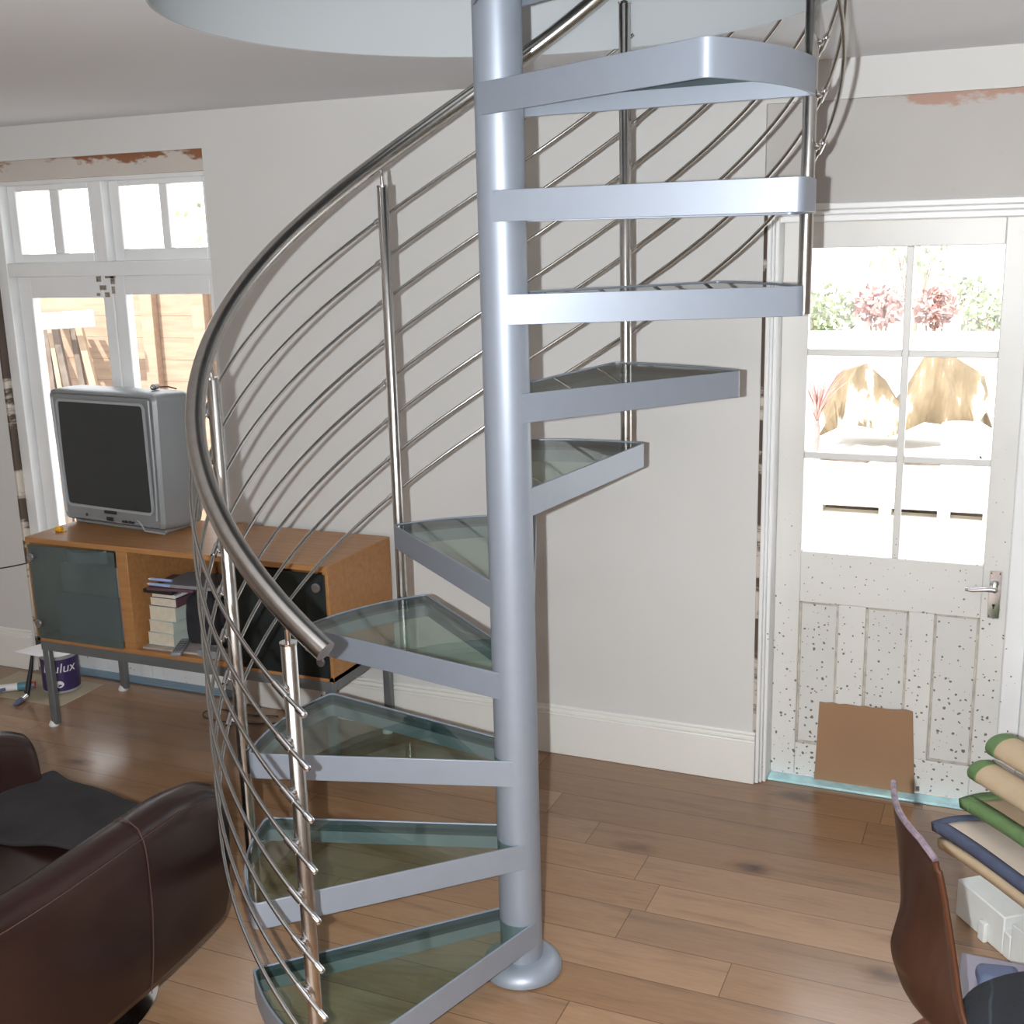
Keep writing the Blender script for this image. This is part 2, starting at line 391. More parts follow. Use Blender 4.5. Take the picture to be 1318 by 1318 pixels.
def base_board(name, x0, x1):
    m = MB(); y = D
    m.box((x0, y - .016, 0), (x1, y, .158)); m.box((x0, y - .021, .158), (x1, y, .170)); m.box((x0, y - .014, .170), (x1, y, .186)); m.box((x0, y - .008, .186), (x1, y, .198))
    return struct(m.build(name, 'gloss_white', bevel=.003))
base_board('baseboard_back', FR + .005, DL + .012); base_board('baseboard_left', XL, FL - .02)

# --- single garden door on the right
struct(MB().box((DL, D + .02, 2.040), (DR, D + .15, DT + .002)).build('trim_1', 'raw_plaster', smooth=False))
struct(MB().box((DL, D + .004, 0), (DL + .013, D + .12, 2.036)).build('trim_2', 'crack', smooth=False))
# frame: left jamb moulding, head moulding, right jamb
m = MB()
JL, JR = -.789, .075
m.box((JL, D - .004, 0), (-.775, D + .14, 2.04)); m.box((-.775, D + .006, 0), (-.766, D + .14, 2.04)); m.box((-.766, D + .018, 0), (-.753, D + .14, 2.04))
m.box((.0115, D + .04, 0), (JR, D + .14, 2.04))
m.box((JL, D - .004, 2.022), (.15, D + .14, 2.042)); m.box((JL, D + .010, 2.006), (.15, D + .14, 2.022)); m.box((JL, D + .03, 1.984), (.15, D + .14, 2.006))
m.box((.075, D + .0, 0), (.15, D + .14, 2.04))
struct(m.build('trim_3', 'frame_paint', bevel=.004))
struct(MB().box((-.751, 3.985, .0005), (.02, 4.05, .010)).build('trim_4', 'blue_film', bevel=.003))
dr = sroot('door_1'); Y = D + .10
x0, x1, xa, xb = -.753, .012, -.665, -.068; xm0, xm1 = -.361, -.339
m = MB(); T = .042
def bx(a, b, c, d, dy=0, t=T): m.box((a, Y + dy, c), (b, Y + t, d))
bx(x0, xa, .012, 1.985); bx(xb, x1, .012, 1.985); bx(xa, xb, 1.900, 1.985); bx(xa, xb, .676, .860); bx(xa, xb, .012, .136)
bx(-.529, -.436, .136, .676); bx(-.294, -.211, .136, .676)
bx(xm0, xm1, .860, 1.900, .006, T - .006)
for z in (1.192, 1.545): bx(xa, xm0, z, z + .022, .006, T - .006); bx(xm1, xb, z, z + .022, .006, T - .006)
m.build('leaf', 'door_paint', dr, bevel=.003)
for a, b in ((xa, -.529), (-.436, -.294), (-.211, xb)):
    pn = MB().box((a, Y + .012, .136), (b, Y + .03, .676)).build('panel', 'panel_paint', dr); p = MB()
    for q in ((a, .136, a + .008, .676), (b - .008, .136, b, .676), (a, .136, b, .144), (a, .668, b, .676)):
        p.box((q[0], Y + .006, q[1]), (q[2], Y + .014, q[3]))
    p.build('moulding', 'bead', pn, bevel=.002)
for a, b in ((xa, xm0), (xm1, xb)):
    for c, d in ((.860, 1.192), (1.214, 1.545), (1.567, 1.900)):
        MB().box((a, Y + .019, c), (b, Y + .023, d)).build('pane', 'pane', dr, smooth=False)
lp = MB().prism([(x, z) for x, z in rrect(-.046, -.009, .682, .846, .004)], 0, .005)
lp.v = [(x, Y - z, y) for x, y, z in lp.v]
lk = lp.build('lock_plate', 'chrome', dr, bevel=.001)
h = MB(); h.tube([(-.028, Y - .004, .792), (-.028, Y - .045, .792)], .0085)
h.tube([(-.026, Y - .045, .792), (-.04, Y - .047, .793), (-.07, Y - .047, .790), (-.10, Y - .046, .786), (-.118, Y - .044, .787)], [.010, .009, .008, .008, .006])
h.ball((-.028, Y - .045, .792), .011)
h.build('lever_handle', 'chrome', lk)
k = MB(); k.lathe([(.005, 0), (.005, .002)], 16); k.v = [(-.029 + a, Y - .0055 - c, .728 + b) for a, b, c in k.v]; k.box((-.031, Y - .0075, .716), (-.027, Y - .0055, .728)); k.build('keyhole', 'black', lk)
for sx_, sz_ in ((-.041, .838), (-.015, .838), (-.041, .69), (-.015, .69)):
    s_ = MB().lathe([(.0022, 0), (.0022, .0015)], 10); s_.v = [(sx_ + a, Y - .0065 - c, sz_ + b) for a, b, c in s_.v]; s_.build('screw', 'black', lk)
MB().box((.013, Y - .02, .80), (.022, Y - .004, .87)).build('strike_plate', plain('rust', (.20, .07, .03), .8), dr)

# --- french doors with fanlights at the left
struct(MB().box((FL, D + .018, 2.252), (FR, D + .15, FT + .002)).build('trim_5', 'raw_lintel', smooth=False))
struct(MB().box((FL - .007, D - .002, 0), (FL + .004, D + .12, 2.28)).build('trim_6', 'crack', smooth=False))
fd = sroot('door_2')
def fb(x0, x1, z0, z1, y0=4.04, y1=4.10): m.box((x0, y0, z0), (x1, y1, z1))
m = MB()
fb(FL, -4.155, 0, 2.252, 3.985, 4.11); fb(-3.028, FR, 0, 2.252, 4.0, 4.11)        # outer jambs
fb(-4.155, -3.028, 2.236, 2.262, 4.0, 4.11)                                      # head
fb(-4.155, -3.028, 1.845, 1.905, 3.985, 4.11)                                    # transom
fb(-3.640, -3.585, 1.905, 2.236, 3.99, 4.11)                                     # mullion between fanlights
m.build('frame', 'frame_paint', fd, bevel=.004)
def sash(nm, xa, xb, za, zb, ga, gb, gza, gzb, bars=(), mat='frame_paint', y0=4.03):
    global m
    m = MB()
    fb(xa, ga, za, zb, y0, y0 + .045); fb(gb, xb, za, zb, y0, y0 + .045); fb(ga, gb, gzb, zb, y0, y0 + .045); fb(ga, gb, za, gza, y0, y0 + .045)
    for q in bars: fb(q[0], q[1], gza, gzb, y0 + .005, y0 + .04)
    o = m.build(nm, mat, fd, bevel=.004)
    xs = [ga] + [c for q in bars for c in q] + [gb]
    for i in range(0, len(xs), 2): MB().box((xs[i], y0 + .02, gza), (xs[i + 1], y0 + .024, gzb)).build('pane', 'pane', o, smooth=False)
    return o
sash('fanlight', -4.150, -3.645, 1.9045, 2.2365, -4.105, -3.695, 1.943, 2.212, [(-3.915, -3.862)])
sash('fanlight', -3.580, -3.032, 1.9045, 2.2365, -3.528, -3.095, 1.955, 2.214, [(-3.322, -3.282)])
a_ = sash('door_leaf', -4.150, -3.612, .0, 1.8455, -4.075, -3.668, .42, 1.752)
b_ = sash('door_leaf', -3.608, -3.032, .0, 1.8455, -3.545, -3.100, .42, 1.765)
for o, (ga, gb) in ((a_, (-4.075, -3.668)), (b_, (-3.545, -3.100))):
    MB().box((ga - .002, 4.035, .0), (gb + .002, 4.06, .422)).build('bottom_panel', 'panel_paint', o)
bo = MB()
for dx, dz, w_, h_ in ((-.05, .03, .02, .03), (-.035, -.005, .03, .02), (.0, .045, .05, .012), (.028, .02, .018, .05), (.03, -.02, .012, .03), (-.01, -.035, .02, .02), (-.055, -.03, .012, .012)):
    bo.box((-3.64 + dx, 4.022, 1.79 + dz), (-3.64 + dx + w_, 4.031, 1.79 + dz + h_))
bo.build('bolt_remains', plain('old_brass', (.32, .27, .22), .6, .2, .4, 60), fd)
struct(MB().box((FL + .01, 3.965, .0005), (FR - .01, 4.03, .010)).build('trim_7', plain('dull_blue_film', (.20, .32, .42), .4), bevel=.003))
# unseen window frame behind the viewer, added with the fill-light opening
wn = sroot('added_window_1'); m = MB()
for a, b, c, d in ((wx0, wx0 + .07, wz0, wz1), (wx1 - .07, wx1, wz0, wz1), (wx0, wx1, wz0, wz0 + .07), (wx0, wx1, wz1 - .07, wz1), (-.74, -.66, wz0, wz1)):
    m.box((a, YF - .09, c), (b, YF - .03, d))
m.build('frame', 'gloss_white', wn)

# ------------------------------------------------------------------ spiral staircase
st = thing('spiral_staircase', 'silver spiral staircase with glass treads and stainless handrail rising through the round ceiling opening', 'staircase', (AX, AY, 0))
Z1, RISE, A1, DA, WA, RT = .1638, .23809, 257.437, 28.3723, 36.763, .7197
SL = RISE / DA
def zl(ang): return Z1 + (A1 - ang) * SL
def pol(a, r, z): return Vector((r * math.cos(R(a)), r * math.sin(R(a)), z))
PR = .0575
MB().lathe([(PR, .012), (PR, 3.6)], 64).build('centre_pole', 'silver', st)
MB().lathe([(.106, .002), (.110, .006), (.110, .014), (.104, .028), (.088, .040), (.070, .045), (PR + .001, .046)], 64).build('base_flange', 'silver', st)
W_ = WA
def tread_path(off):
    # open path: pole tangent, along one edge, rounded corner, outer arc, rounded corner, back to the pole
    r1 = RT - off; pr = PR - off; ta = math.degrees(math.acos(pr / r1)); d = math.degrees(off / r1) * .0
    def P(a, r): return Vector((r * math.cos(R(a)), r * math.sin(R(a))))
    eps = math.degrees(math.asin(PR / RT)) - math.degrees(math.asin(pr / r1)) 
    # inner line stays parallel to the outer one: find its corner on the smaller arc
    c0o, t0o = P(0, RT), P(math.degrees(math.acos(PR / RT)), PR)
    dr_ = (t0o - c0o).normalized(); nrm = Vector((dr_.y, -dr_.x)); 
    if nrm.dot(P(-W_ / 2, 1)) < 0: nrm = -nrm
    q = t0o + nrm * off
    bq = q.dot(-dr_); cq = q.length_squared - r1 * r1; tt = -bq + math.sqrt(bq * bq - cq); c0 = q - dr_ * tt
    def mir(v):
        a = math.atan2(v.y, v.x); l = v.length; return P(-W_ - math.degrees(a), l)
    rc = .022 - off
    def rnd(p, d1, d2):
        s_, e_ = p + d1 * rc, p + d2 * rc
        return [s_ * (1 - t) ** 2 + p * 2 * t * (1 - t) + e_ * t ** 2 for t in (0, .2, .4, .6, .8, 1)]
    ang0 = math.degrees(math.atan2(c0.y, c0.x)); tv0 = Vector((math.sin(R(ang0)), -math.cos(R(ang0))))
    first = [q] + rnd(c0, dr_, tv0)
    da = math.degrees(rc / r1); a0 = ang0 - da; a1 = -W_ - ang0 + da
    arc = [P(a0 + (a1 - a0) * k / 18, r1) for k in range(1, 18)]
    return first + arc + [mir(v) for v in first[::-1]]
path_o, path_i, path_g, path_s = tread_path(0), tread_path(.006), tread_path(.0065), tread_path(.010)
def hub_arc(r, n=16):
    e = 78; return [(r * math.cos(R(a)), r * math.sin(R(a))) for a in [(-W_ - e) + (W_ + 2 * e) * k / n for k in range(n + 1)]]
tpg = [tuple(v) for v in path_g] + hub_arc(PR + .0008)
HB = .0715
def band(m, po, pi, z0, z1):
    n = len(po); vs = []
    for z in (z0, z1): vs += [(v.x, v.y, z) for v in po] + [(v.x, v.y, z) for v in pi]
    fs = []
    for i in range(n - 1):
        j = i + 1; fs += [(i, j, 2 * n + j, 2 * n + i), (n + j, n + i, 3 * n + i, 3 * n + j), (2 * n + i, 2 * n + j, 3 * n + j, 3 * n + i), (j, i, n + i, n + j)]
    fs += [(0, n, 3 * n, 2 * n), (n - 1, 3 * n - 1, 4 * n - 1, 2 * n - 1)]
    fs[-1] = (n - 1, 2 * n - 1, 4 * n - 1, 3 * n - 1)
    return m.add(vs, fs)
def one_tread(i):
    m = band(MB(), path_o, path_i, -HB, 0)
    t = m.build('tread', 'silver', st, bevel=.0012)
    MB().prism(tpg, -.014, -.003).build('glass_panel', 'tread_glass', t, smooth=False)
    band(MB(), path_g, path_s, -.034, -.0032).build('glazing_seal', 'seal', t)
    return t
t0 = one_tread(1)
for i in range(1, 13):
    if i == 1: t = t0
    else:
        t = t0.copy(); C.objects.link(t); t.parent = st
        for ch in list(t0.children):
            c = ch.copy(); C.objects.link(c); c.parent = t
    t.location = (0, 0, Z1 + (i - 1) * RISE); t.rotation_euler = (0, 0, R(A1 - (i - 1) * DA))
# posts
RP, DL_, TOP, RH, HZ, RR, R0, SP = .732 + .006, 2.49, .9776, .7423, 1.050, .7680, .8853, .1175
AE, AH = 259.9, 263.2
def one_post(k):
    a = A1 - DL_ - 2 * k * DA; zt = zl(a) + TOP; zb = zl(a) - .33 if k else 0.0
    p = pol(a, RP, 0); m = MB()
    m.lathe([(.0168, zb), (.0168, zt - .003), (.0145, zt)], 24, (p.x, p.y, 0))
    o = m.build('post', 'steel', st)
    b = MB(); b.tube([(p.x, p.y, zt - .01), (p.x, p.y, zt + .028)], .0062); b.tube([(p.x, p.y, zt + .026), pol(a, RP + .003, zt + .040), pol(a, RH, zl(a) + HZ - .012)], .0050)
    b.lathe([(.0185, -.003), (.0185, .002)], 20, (p.x, p.y, zt)); b.build('handrail_bracket', 'chrome', o)
    for j in range(8):
        z = zl(a) + R0 - j * SP; b = MB(); d = pol(a, 1, 0)
        b.tube([pol(a, RP + .014, z), pol(a, RP + .019, z), pol(a, RP + .0205, z)], [.0105, .0095, .006], 14)
        b.tube([pol(a, RP + .017, z), pol(a, RR, z)], .0055, 10)
        q = [pol(a + e, RR, zl(a + e) + R0 - j * SP) for e in (-1.3, -.65, 0, .65, 1.3)]
        b.tube(q, .0080, 12); b.build('rod_clamp', 'chrome', o)
    for dz in (-HB / 2,) + ((-HB / 2 - RISE,) if k else ()):
        zz = Z1 + 2 * k * RISE + dz; b = MB(); b.tube([pol(a, RT - .02, zz), pol(a, RP, zz)], .006, 10); b.build('bolt', 'chrome', o)
for k in range(5): one_post(k)
UP = -34
def helix(r, off, a0, a1, step=1.5):
    n = int(abs(a1 - a0) / step); return [pol(a0 + (a1 - a0) * i / n, r, zl(a0 + (a1 - a0) * i / n) + off) for i in range(n + 1)]
hr = MB().tube(helix(RH, HZ, AH, UP), .0235, 24).build('handrail', 'steel', st)
pe = [pol(AH + e, RH, zl(AH + e) + HZ) for e in (0, .12)]
MB().tube(pe, .0236, 24).build('end_cap', 'steel', hr)
for j in range(8):
    o = MB().tube(helix(RR, R0 - j * SP, AE - 1, UP), .0050, 10).build('rail_rod', 'steel', st)
    q = [pol(AE + e, RR, zl(AE + e) + R0 - j * SP) for e in (-1.4, -.2, .1, .25)]
    MB().tube(q, [.0075, .0078, .0068, .004], 12).build('rod_tip', 'chrome', o)

# ------------------------------------------------------------------ media cabinet
CX0, CX1, CY0, CY1, CZ0, CZ1 = -3.668, -2.235, 3.44, 3.90, .385, .828
cb = thing('media_cabinet', 'long oak veneer media cabinet on grey steel legs against the left of the back wall', 'cabinet', (-2.95, 3.44, 0))
def loc(m, o): m.v = [(x - o.location.x, y - o.location.y, z - o.location.z) for x, y, z in m.v]; return m
m = MB(); m.box((CX0, CY0 - .002, CZ1 - .022), (CX1, CY1, CZ1)); m.box((CX0, CY0, CZ0), (CX1, CY1, CZ0 + .02))
m.box((CX0, CY0, CZ0), (CX0 + .02, CY1, CZ1 - .02)); m.box((CX1 - .022, CY0, CZ0), (CX1, CY1, CZ1 - .02))
m.box((-3.205, CY0 + .0008, CZ0 + .0195), (-3.150, CY1 - .013, CZ1 - .0215)); m.box((-2.68, CY0 + .0008, CZ0 + .0195), (-2.635, CY1 - .013, CZ1 - .0215))
loc(m, cb).build('cabinet_body', 'oak', cb, bevel=.002)
loc(MB().box((CX0 + .02, CY1 - .012, CZ0 + .02), (CX1 - .02, CY1 - .002, CZ1 - .02)), cb).build('back_panel', 'oak_in', cb)
for nm, a, b, z0, z1, mt_, kx in (('glass_door', -3.650, -3.208, .402, .800, 'frosted', -3.625), ('glass_door', -2.630, -2.245, .402, .798, 'smoked', -2.272)):
    d = loc(MB().box((a, CY0 - .010, z0), (b, CY0 - .003, z1)), cb).build(nm, mt_, cb, bevel=.001)
    tag(d, 'greenish frosted glass door' if mt_ == 'frosted' else 'dark smoked glass door', None)
    for z in (.470, .752):
        k = MB(); k.lathe([(.008, 0), (.008, .008), (.0165, .010), (.0175, .016), (.015, .020)], 24)
        k.v = [(kx + a_ - cb.location.x, CY0 - .010 - c_ - cb.location.y, z + b_) for a_, b_, c_ in k.v]; k.build('knob', 'knob', d)
fr = MB(); fr.box((CX0 + .01, CY0 + .005, .343), (CX1 - .01, CY0 + .035, .385)); fr.box((CX0 + .01, CY1 - .035, .343), (CX1 - .01, CY1 - .005, .385))
fr.box((CX0 + .01, CY0 + .035, .343), (CX0 + .04, CY1 - .035, .385)); fr.box((CX1 - .04, CY0 + .035, .343), (CX1 - .01, CY1 - .035, .385))
loc(fr, cb).build('base_frame', 'grey_metal', cb, bevel=.002)
for x in (CX0 + .012, CX1 - .047):
    for y in (CY0 + .006, CY1 - .032):
        l = loc(MB().box((x, y, .012), (x + .035, y + .026, .345)), cb).build('leg', 'grey_metal', cb, bevel=.004)
        c = MB(); c.lathe([(.020, 0), (.022, .006), (.016, .02), (.008, .03)], 20, (x + .004 - cb.location.x, y + .012 - cb.location.y, 0)); c.build('foot', 'white', l)
# things in and on the cabinet
def boxthing(name, label, cat, a, b, mat, rz=0, bevel=.002, group=None):
    cx, cy = (a[0] + b[0]) / 2, (a[1] + b[1]) / 2
    m = MB().box((a[0] - cx, a[1] - cy, 0), (b[0] - cx, b[1] - cy, b[2] - a[2]))
    o = m.build(name, mat, bevel=bevel); o.location = (cx, cy, a[2]); o.rotation_euler = (0, 0, rz); return tag(o, label, cat, group)
def book(name, label, x0, x1, y0, y1, z0, h, cover, rz=0, spine='right', tilt=0):
    t = thing(name, label, 'book', ((x0 + x1) / 2, y0, z0), rz)
    w = (x1 - x0) / 2; d = y1 - y0
    MB().box((-w + .002, .002, .002), (w - .003, d - .003, h - .002)).build('pages', 'paper', t)
    c = MB(); c.box((-w, 0, 0), (w, d, .0022)); c.box((-w, 0, h - .0022), (w, d, h)); c.box((w - .003, 0, 0), (w, d, h)); c.build('cover', cover, t, bevel=.0007)
    return t
zb = CZ0 + .0206
boxthing('magazine', 'thin pale magazine lying flat under the stack of paperbacks', 'magazine', (-3.135, 3.462, zb), (-2.86, 3.66, zb + .009), 'magazine', .03)
z = zb + .010
book('paperback_book', 'thick cream-paged paperback at the bottom of the cabinet book stack', -3.128, -3.00, 3.49, 3.67, z, .052, 'cover_green'); z += .053
book('paperback_book', 'cream-paged paperback in the middle of the three thick ones', -3.118, -2.995, 3.49, 3.67, z, .050, 'cover_green', -.03); z += .051
book('paperback_book', 'thickest cream-paged paperback, just under the plum-coloured book', -3.108, -2.980, 3.49, 3.67, z, .060, 'cover_green', .02); z += .061
book('hardback_book', 'plum-coloured book lying on top of the cream paperbacks', -3.10, -2.97, 3.49, 3.67, z, .036, 'cover_plum', .0)
z += .037
book('thin_book', 'thin white-paged book between the plum book and the black case', -3.09, -2.975, 3.492, 3.66, z, .014, 'white'); z += .0145
boxthing('disc_case', 'black disc case lying on the thin white book in the cabinet', 'case', (-3.125, 3.485, z), (-2.985, 3.67, z + .016), 'black', .0); z += .017
boxthing('magazine', 'plum-grey magazine under the pale blue pens', 'magazine', (-3.105, 3.48, z), (-2.90, 3.67, z + .012), 'cover_plum', .12); z += .0125
boxthing('magazine', 'grey folded magazine at the top of the pile in the cabinet', 'magazine', (-3.04, 3.50, z), (-2.72, 3.68, z + .014), 'cover_grey', .08); z += .0145
for lb, yy, a in (('rear pale blue pen on the magazine pile, beside the other pen', 3.505, .06), ('front pale blue pen on the magazine pile, closer to the opening', 3.482, .0)):
    t = thing('pen', lb, 'pen', (-3.11 + (.012 if a == 0 else 0), yy, z - (.012 if a == 0 else 0) + .001), a)
    p = MB().tube([(.016, 0, .007), (.11, 0, .007)], .0062, 12).build('pen_barrel', 'pen', t); MB().tube([(0, 0, .007), (.004, 0, .007), (.016, 0, .007)], [.002, .0035, .0058], 12).build('pen_tip', 'white', t)
# black bag
bg = MB()
loops = []
for i, (zz, s) in enumerate(((0, .90), (.02, 1), (.10, 1.0), (.18, .97), (.205, .90), (.215, .6))):
    loops.append([Vector((-2.865 + s * (u), 3.62 + s * v + .01 * math.sin(5 * u * 20 + i), zb + .011 + zz)) for u, v in rrect(-.105, .105, -.095, .10, .03)])
tag(bg.loft(loops).build('bag', 'black_cloth', sub=1), 'black soft bag standing beside the stack of books inside the cabinet', 'bag')
t = thing('remote_control', 'grey remote control leaning against the paperbacks in the cabinet', 'remote control', (-2.955, 3.475, zb + .0115), R(25))
rb = MB().box((-.02, -.085, 0), (.02, .085, .018)).build('casing', 'cover_grey', t, bevel=.006); bt = MB()
for i in range(5):
    for j in (-1, 0, 1): bt.box((j * .011 - .0035, -.06 + i * .024, .018), (j * .011 + .0035, -.052 + i * .024, .0195))
bt.build('buttons', 'black', t)
boxthing('game_console', 'flat grey electronic box lying at the bottom right of the open cabinet bay', 'electronics', (-2.86, 3.455, zb), (-2.70, 3.505, zb + .03), 'cover_grey')
t = thing('plastic_clip', 'small yellow plastic clip at the left front of the cabinet top', 'clip', (-3.60, 3.56, CZ1))
MB().box((-.016, -.010, 0), (.014, .012, .020)).build('clip_body', 'yellow', t, bevel=.004); MB().box((.014, -.004, 0), (.034, .004, .005)).build('clip_tail', 'yellow', t, bevel=.001)

# things behind the frosted door
boxthing('paper_stack', 'stack of white papers seen dimly behind the frosted cabinet door', 'papers', (-3.56, 3.50, CZ0 + .205), (-3.24, 3.75, CZ0 + .33), 'magazine', .0)
o = MB().grid([[Vector((.17 * u, -.004 * w, .055 * w + .03 * (u - .4) ** 2)) for u in (0, .25, .5, .75, 1, 1.25)] for w in (0, .35, .7, 1 )]).build('paper_sheet', 'white', solid=.001)
o.location = (-3.48, 3.462, CZ0 + .335); tag(o, 'curled white sheet on the papers behind the frosted door', 'paper')
boxthing('video_player', 'dark grey electronic box at the bottom behind the frosted cabinet door', 'electronics', (-3.60, 3.50, CZ0 + .0205), (-3.24, 3.78, CZ0 + .20), 'cover_grey')
# television
tv = thing('television', 'bulky silver tube television with a dark screen on the cabinet', 'television', (-3.402, 3.655, CZ1 + .001), R(-6.5))
def sec(y, hw, z0, z1, r, bulge=0, k=6, bl=0):
    out = []
    for u, v in rrect(-hw, hw, z0, z1, r, k):
        f = (v - z0) / (z1 - z0)
        uu = u * (1 - bl * (1 - f) ** 2)
        out.append(Vector((uu, y, v)))
    return out
m = MB()
m.loft([sec(.008, .288, .038, .550, .022, bl=.05), sec(0, .296, .030, .557, .026, bl=.05), sec(.012, .310, .020, .567, .028, bl=.05), sec(.075, .318, .012, .570, .03, bl=.05), sec(.16, .315, .008, .568, .03, bl=.04),
        sec(.215, .300, .008, .555, .035, bl=.03), sec(.26, .255, .015, .50, .05), sec(.345, .20, .03, .40, .05), sec(.36, .17, .05, .36, .05)])
m.build('tv_shell', 'tv', tv)
# front bezel ring around the screen, as a raised lighter lip
def scr(d, y, bulge): 
    o = []
    for u, v in rrect(-.250 - d, .236 + d, .092 - d, .520 + d, .012 + d, 5):
        su = u + .012 * bulge * math.sin(PI * (v - .09) / .43) * (1 if u > 0 else -1); sv = v - .010 * bulge * math.cos(PI * u / .5) * (1 if v < .3 else -.3)
        o.append(Vector((su, y, sv)))
    return o
m = MB(); m.loft([scr(.014, .0015, 1), scr(.012, -.004, 1), scr(.002, -.004, 1), scr(0, .004, 1), ], caps=False); m.build('screen_bezel', 'tv_light', tv)
rows = []
for i in range(17):
    v = .092 + .428 * i / 16; row = []
    for j in range(21):
        u = -.250 + .486 * j / 20; e = 1 - ((u + .007) / .26) ** 2 * .5 - ((v - .306) / .23) ** 2 * .5
        su = u + .012 * math.sin(PI * (v - .09) / .43) * (1 if u > 0 else -1) * abs(u) / .25; sv = v - .010 * math.cos(PI * u / .5) * (1 - i / 16 * .7) * (1 if i < 9 else -.4) * abs(i - 8) / 8
        row.append(Vector((su, .003 - .008 * max(0, e), sv)))
    rows.append(row)
MB().grid(rows).build('screen', 'screen', tv)
e = MB(); e.tube([(.262, -.001, .06), (.272, -.003, .15), (.277, -.003, .30), (.276, -.001, .45), (.274, .002, .545)], .005, 10); e.build('edge_trim', 'tv_light', tv)
MB().box((-.04, -.004, .064), (.03, .002, .078)).build('badge', 'black', tv, bevel=.002)
MB().box((-.155, -.003, .042), (-.143, .002, .054)).build('power_button', 'black', tv, bevel=.002)
MB().box((-.03, -.004, .034), (.008, .002, .050)).build('sensor_window', 'black', tv, bevel=.004)
for i in range(4): MB().box((.060 + i * .019, -.004, .035), (.074 + i * .019, .002, .044)).build('control_button', 'black', tv, bevel=.002)
e = MB(); e.tube([(.150, -.002, .050), (.168, -.006, .048), (.182, -.008, .034), (.196, -.008, .014), (.30, -.002, .010)], .004, 8); e.build('lower_trim', 'tv_light', tv)
MB().box((-.26, .03, 0), (.27, .18, .014)).build('tv_stand', 'tv', tv, bevel=.004)
t = thing('webcam', 'tiny black and silver webcam lying on top of the television', 'webcam', (-3.20, 3.755, 1.3985), .3)
MB().tube([(0, -.02, .013), (0, .02, .013)], .012, 16).build('webcam_body', 'black', t); MB().ball((0, -.022, .013), .0095).build('lens', 'chrome', t); MB().tube([(.02, .0, .012), (.05, .01, .012), (.09, .0, .004)], .0028, 8).build('lead', 'black', t)
# cables
def cable(name, label, pts, r=.003):
    P = [Vector(p) for p in pts]; out = []
    for i in range(len(P) - 1):
        p0, p1, p2, p3 = P[max(0, i - 1)], P[i], P[i + 1], P[min(len(P) - 1, i + 2)]
        for k in range(6):
            t = k / 6; out.append(.5 * ((2 * p1) + (-p0 + p2) * t + (2 * p0 - 5 * p1 + 4 * p2 - p3) * t * t + (-p0 + 3 * p1 - 3 * p2 + p3) * t ** 3))
    out.append(P[-1]); return tag(MB().tube(out, r, 8).build(name, 'black'), label, 'cable')
cable('power_cable', 'thin black cable curling on the floor behind the staircase below the cabinet', [(-2.62, 3.93, .10), (-2.63, 3.90, .004), (-2.75, 3.80, .004), (-2.95, 3.74, .004), (-3.08, 3.74, .004), (-3.13, 3.79, .004), (-3.08, 3.84, .004), (-2.95, 3.83, .004), (-2.8, 3.86, .004)])
cable('aerial_cable', 'thin black cable hanging from the left wall to the cabinet', [(-4.75, 3.80, .50), (-4.5, 3.78, .52), (-4.2, 3.75, .56), (-3.95, 3.74, .62), (-3.80, 3.72, .67), (-3.672, 3.70, .69)])

# paint tin, cardboard under it, tools
boxthing('cardboard_sheet', 'small pale cardboard sheet on the floor under the paint tin', 'cardboard', (-4.30, 3.62, 0), (-3.78, 3.90, .003), plain('pale_card', (.42, .36, .26), .8))
tin = thing('paint_tin', 'purple labelled paint tin with white lettering on the floor behind the cabinet leg', 'paint tin', (-3.935, 3.80, .0045))
MB().lathe([(.080, 0), (.083, .002), (.083, .006), (.081, .008), (.081, .168), (.083, .170), (.083, .176)], 48).build('can', 'tv_light', tin)
MB().lathe([(.0813, .012), (.0818, .012), (.0818, .160), (.0813, .160)], 48).build('tin_label', 'purple', tin)
MB().lathe([(.077, .172), (.079, .176), (.070, .178)], 40).build('lid', 'white', tin)
def text_on_cyl(s, size, r, zc, ang, sx=1, shear=0):
    cu = bpy.data.curves.new('lettering', 'FONT'); cu.body = s; cu.size = size; cu.align_x = 'CENTER'; cu.extrude = .0004; cu.shear = shear
    ob = bpy.data.objects.new('lettering', cu); C.objects.link(ob)
    dg = bpy.context.evaluated_depsgraph_get(); me = bpy.data.meshes.new_from_object(ob.evaluated_get(dg)); bpy.data.objects.remove(ob)
    for v in me.vertices:
        a = R(ang) + v.co.x * sx / r; rr = r + .0004 + v.co.z; z = zc + v.co.y; v.co = (rr * math.cos(a), rr * math.sin(a), z)
    o = bpy.data.objects.new('lettering', me); C.objects.link(o); me.materials.append(M['white_print']); return o
o = text_on_cyl('Dulux', .062, .0818, .100, -50, 1.0, .2); o.parent = tin
m = MB(); m.lathe([(.020, 0), (.020, .0008)], 24)
m.v = [((.0822 + c) * math.cos(R(-52) + a / .082), (.0822 + c) * math.sin(R(-52) + a / .082), .045 + b * .8) for a, b, c in m.v]; m.build('round_emblem', 'white_print', tin)
# white tray on top
tr = thing('paint_tray', 'white plastic sheet resting on top of the paint tin', 'tray', (-3.99, 3.80, .1835), .2)
MB().prism([(-.14, -.06), (.02, -.10), (.10, .06), (-.06, .09)], 0, .003).build('tray_sheet', 'white', tr, bevel=.001)
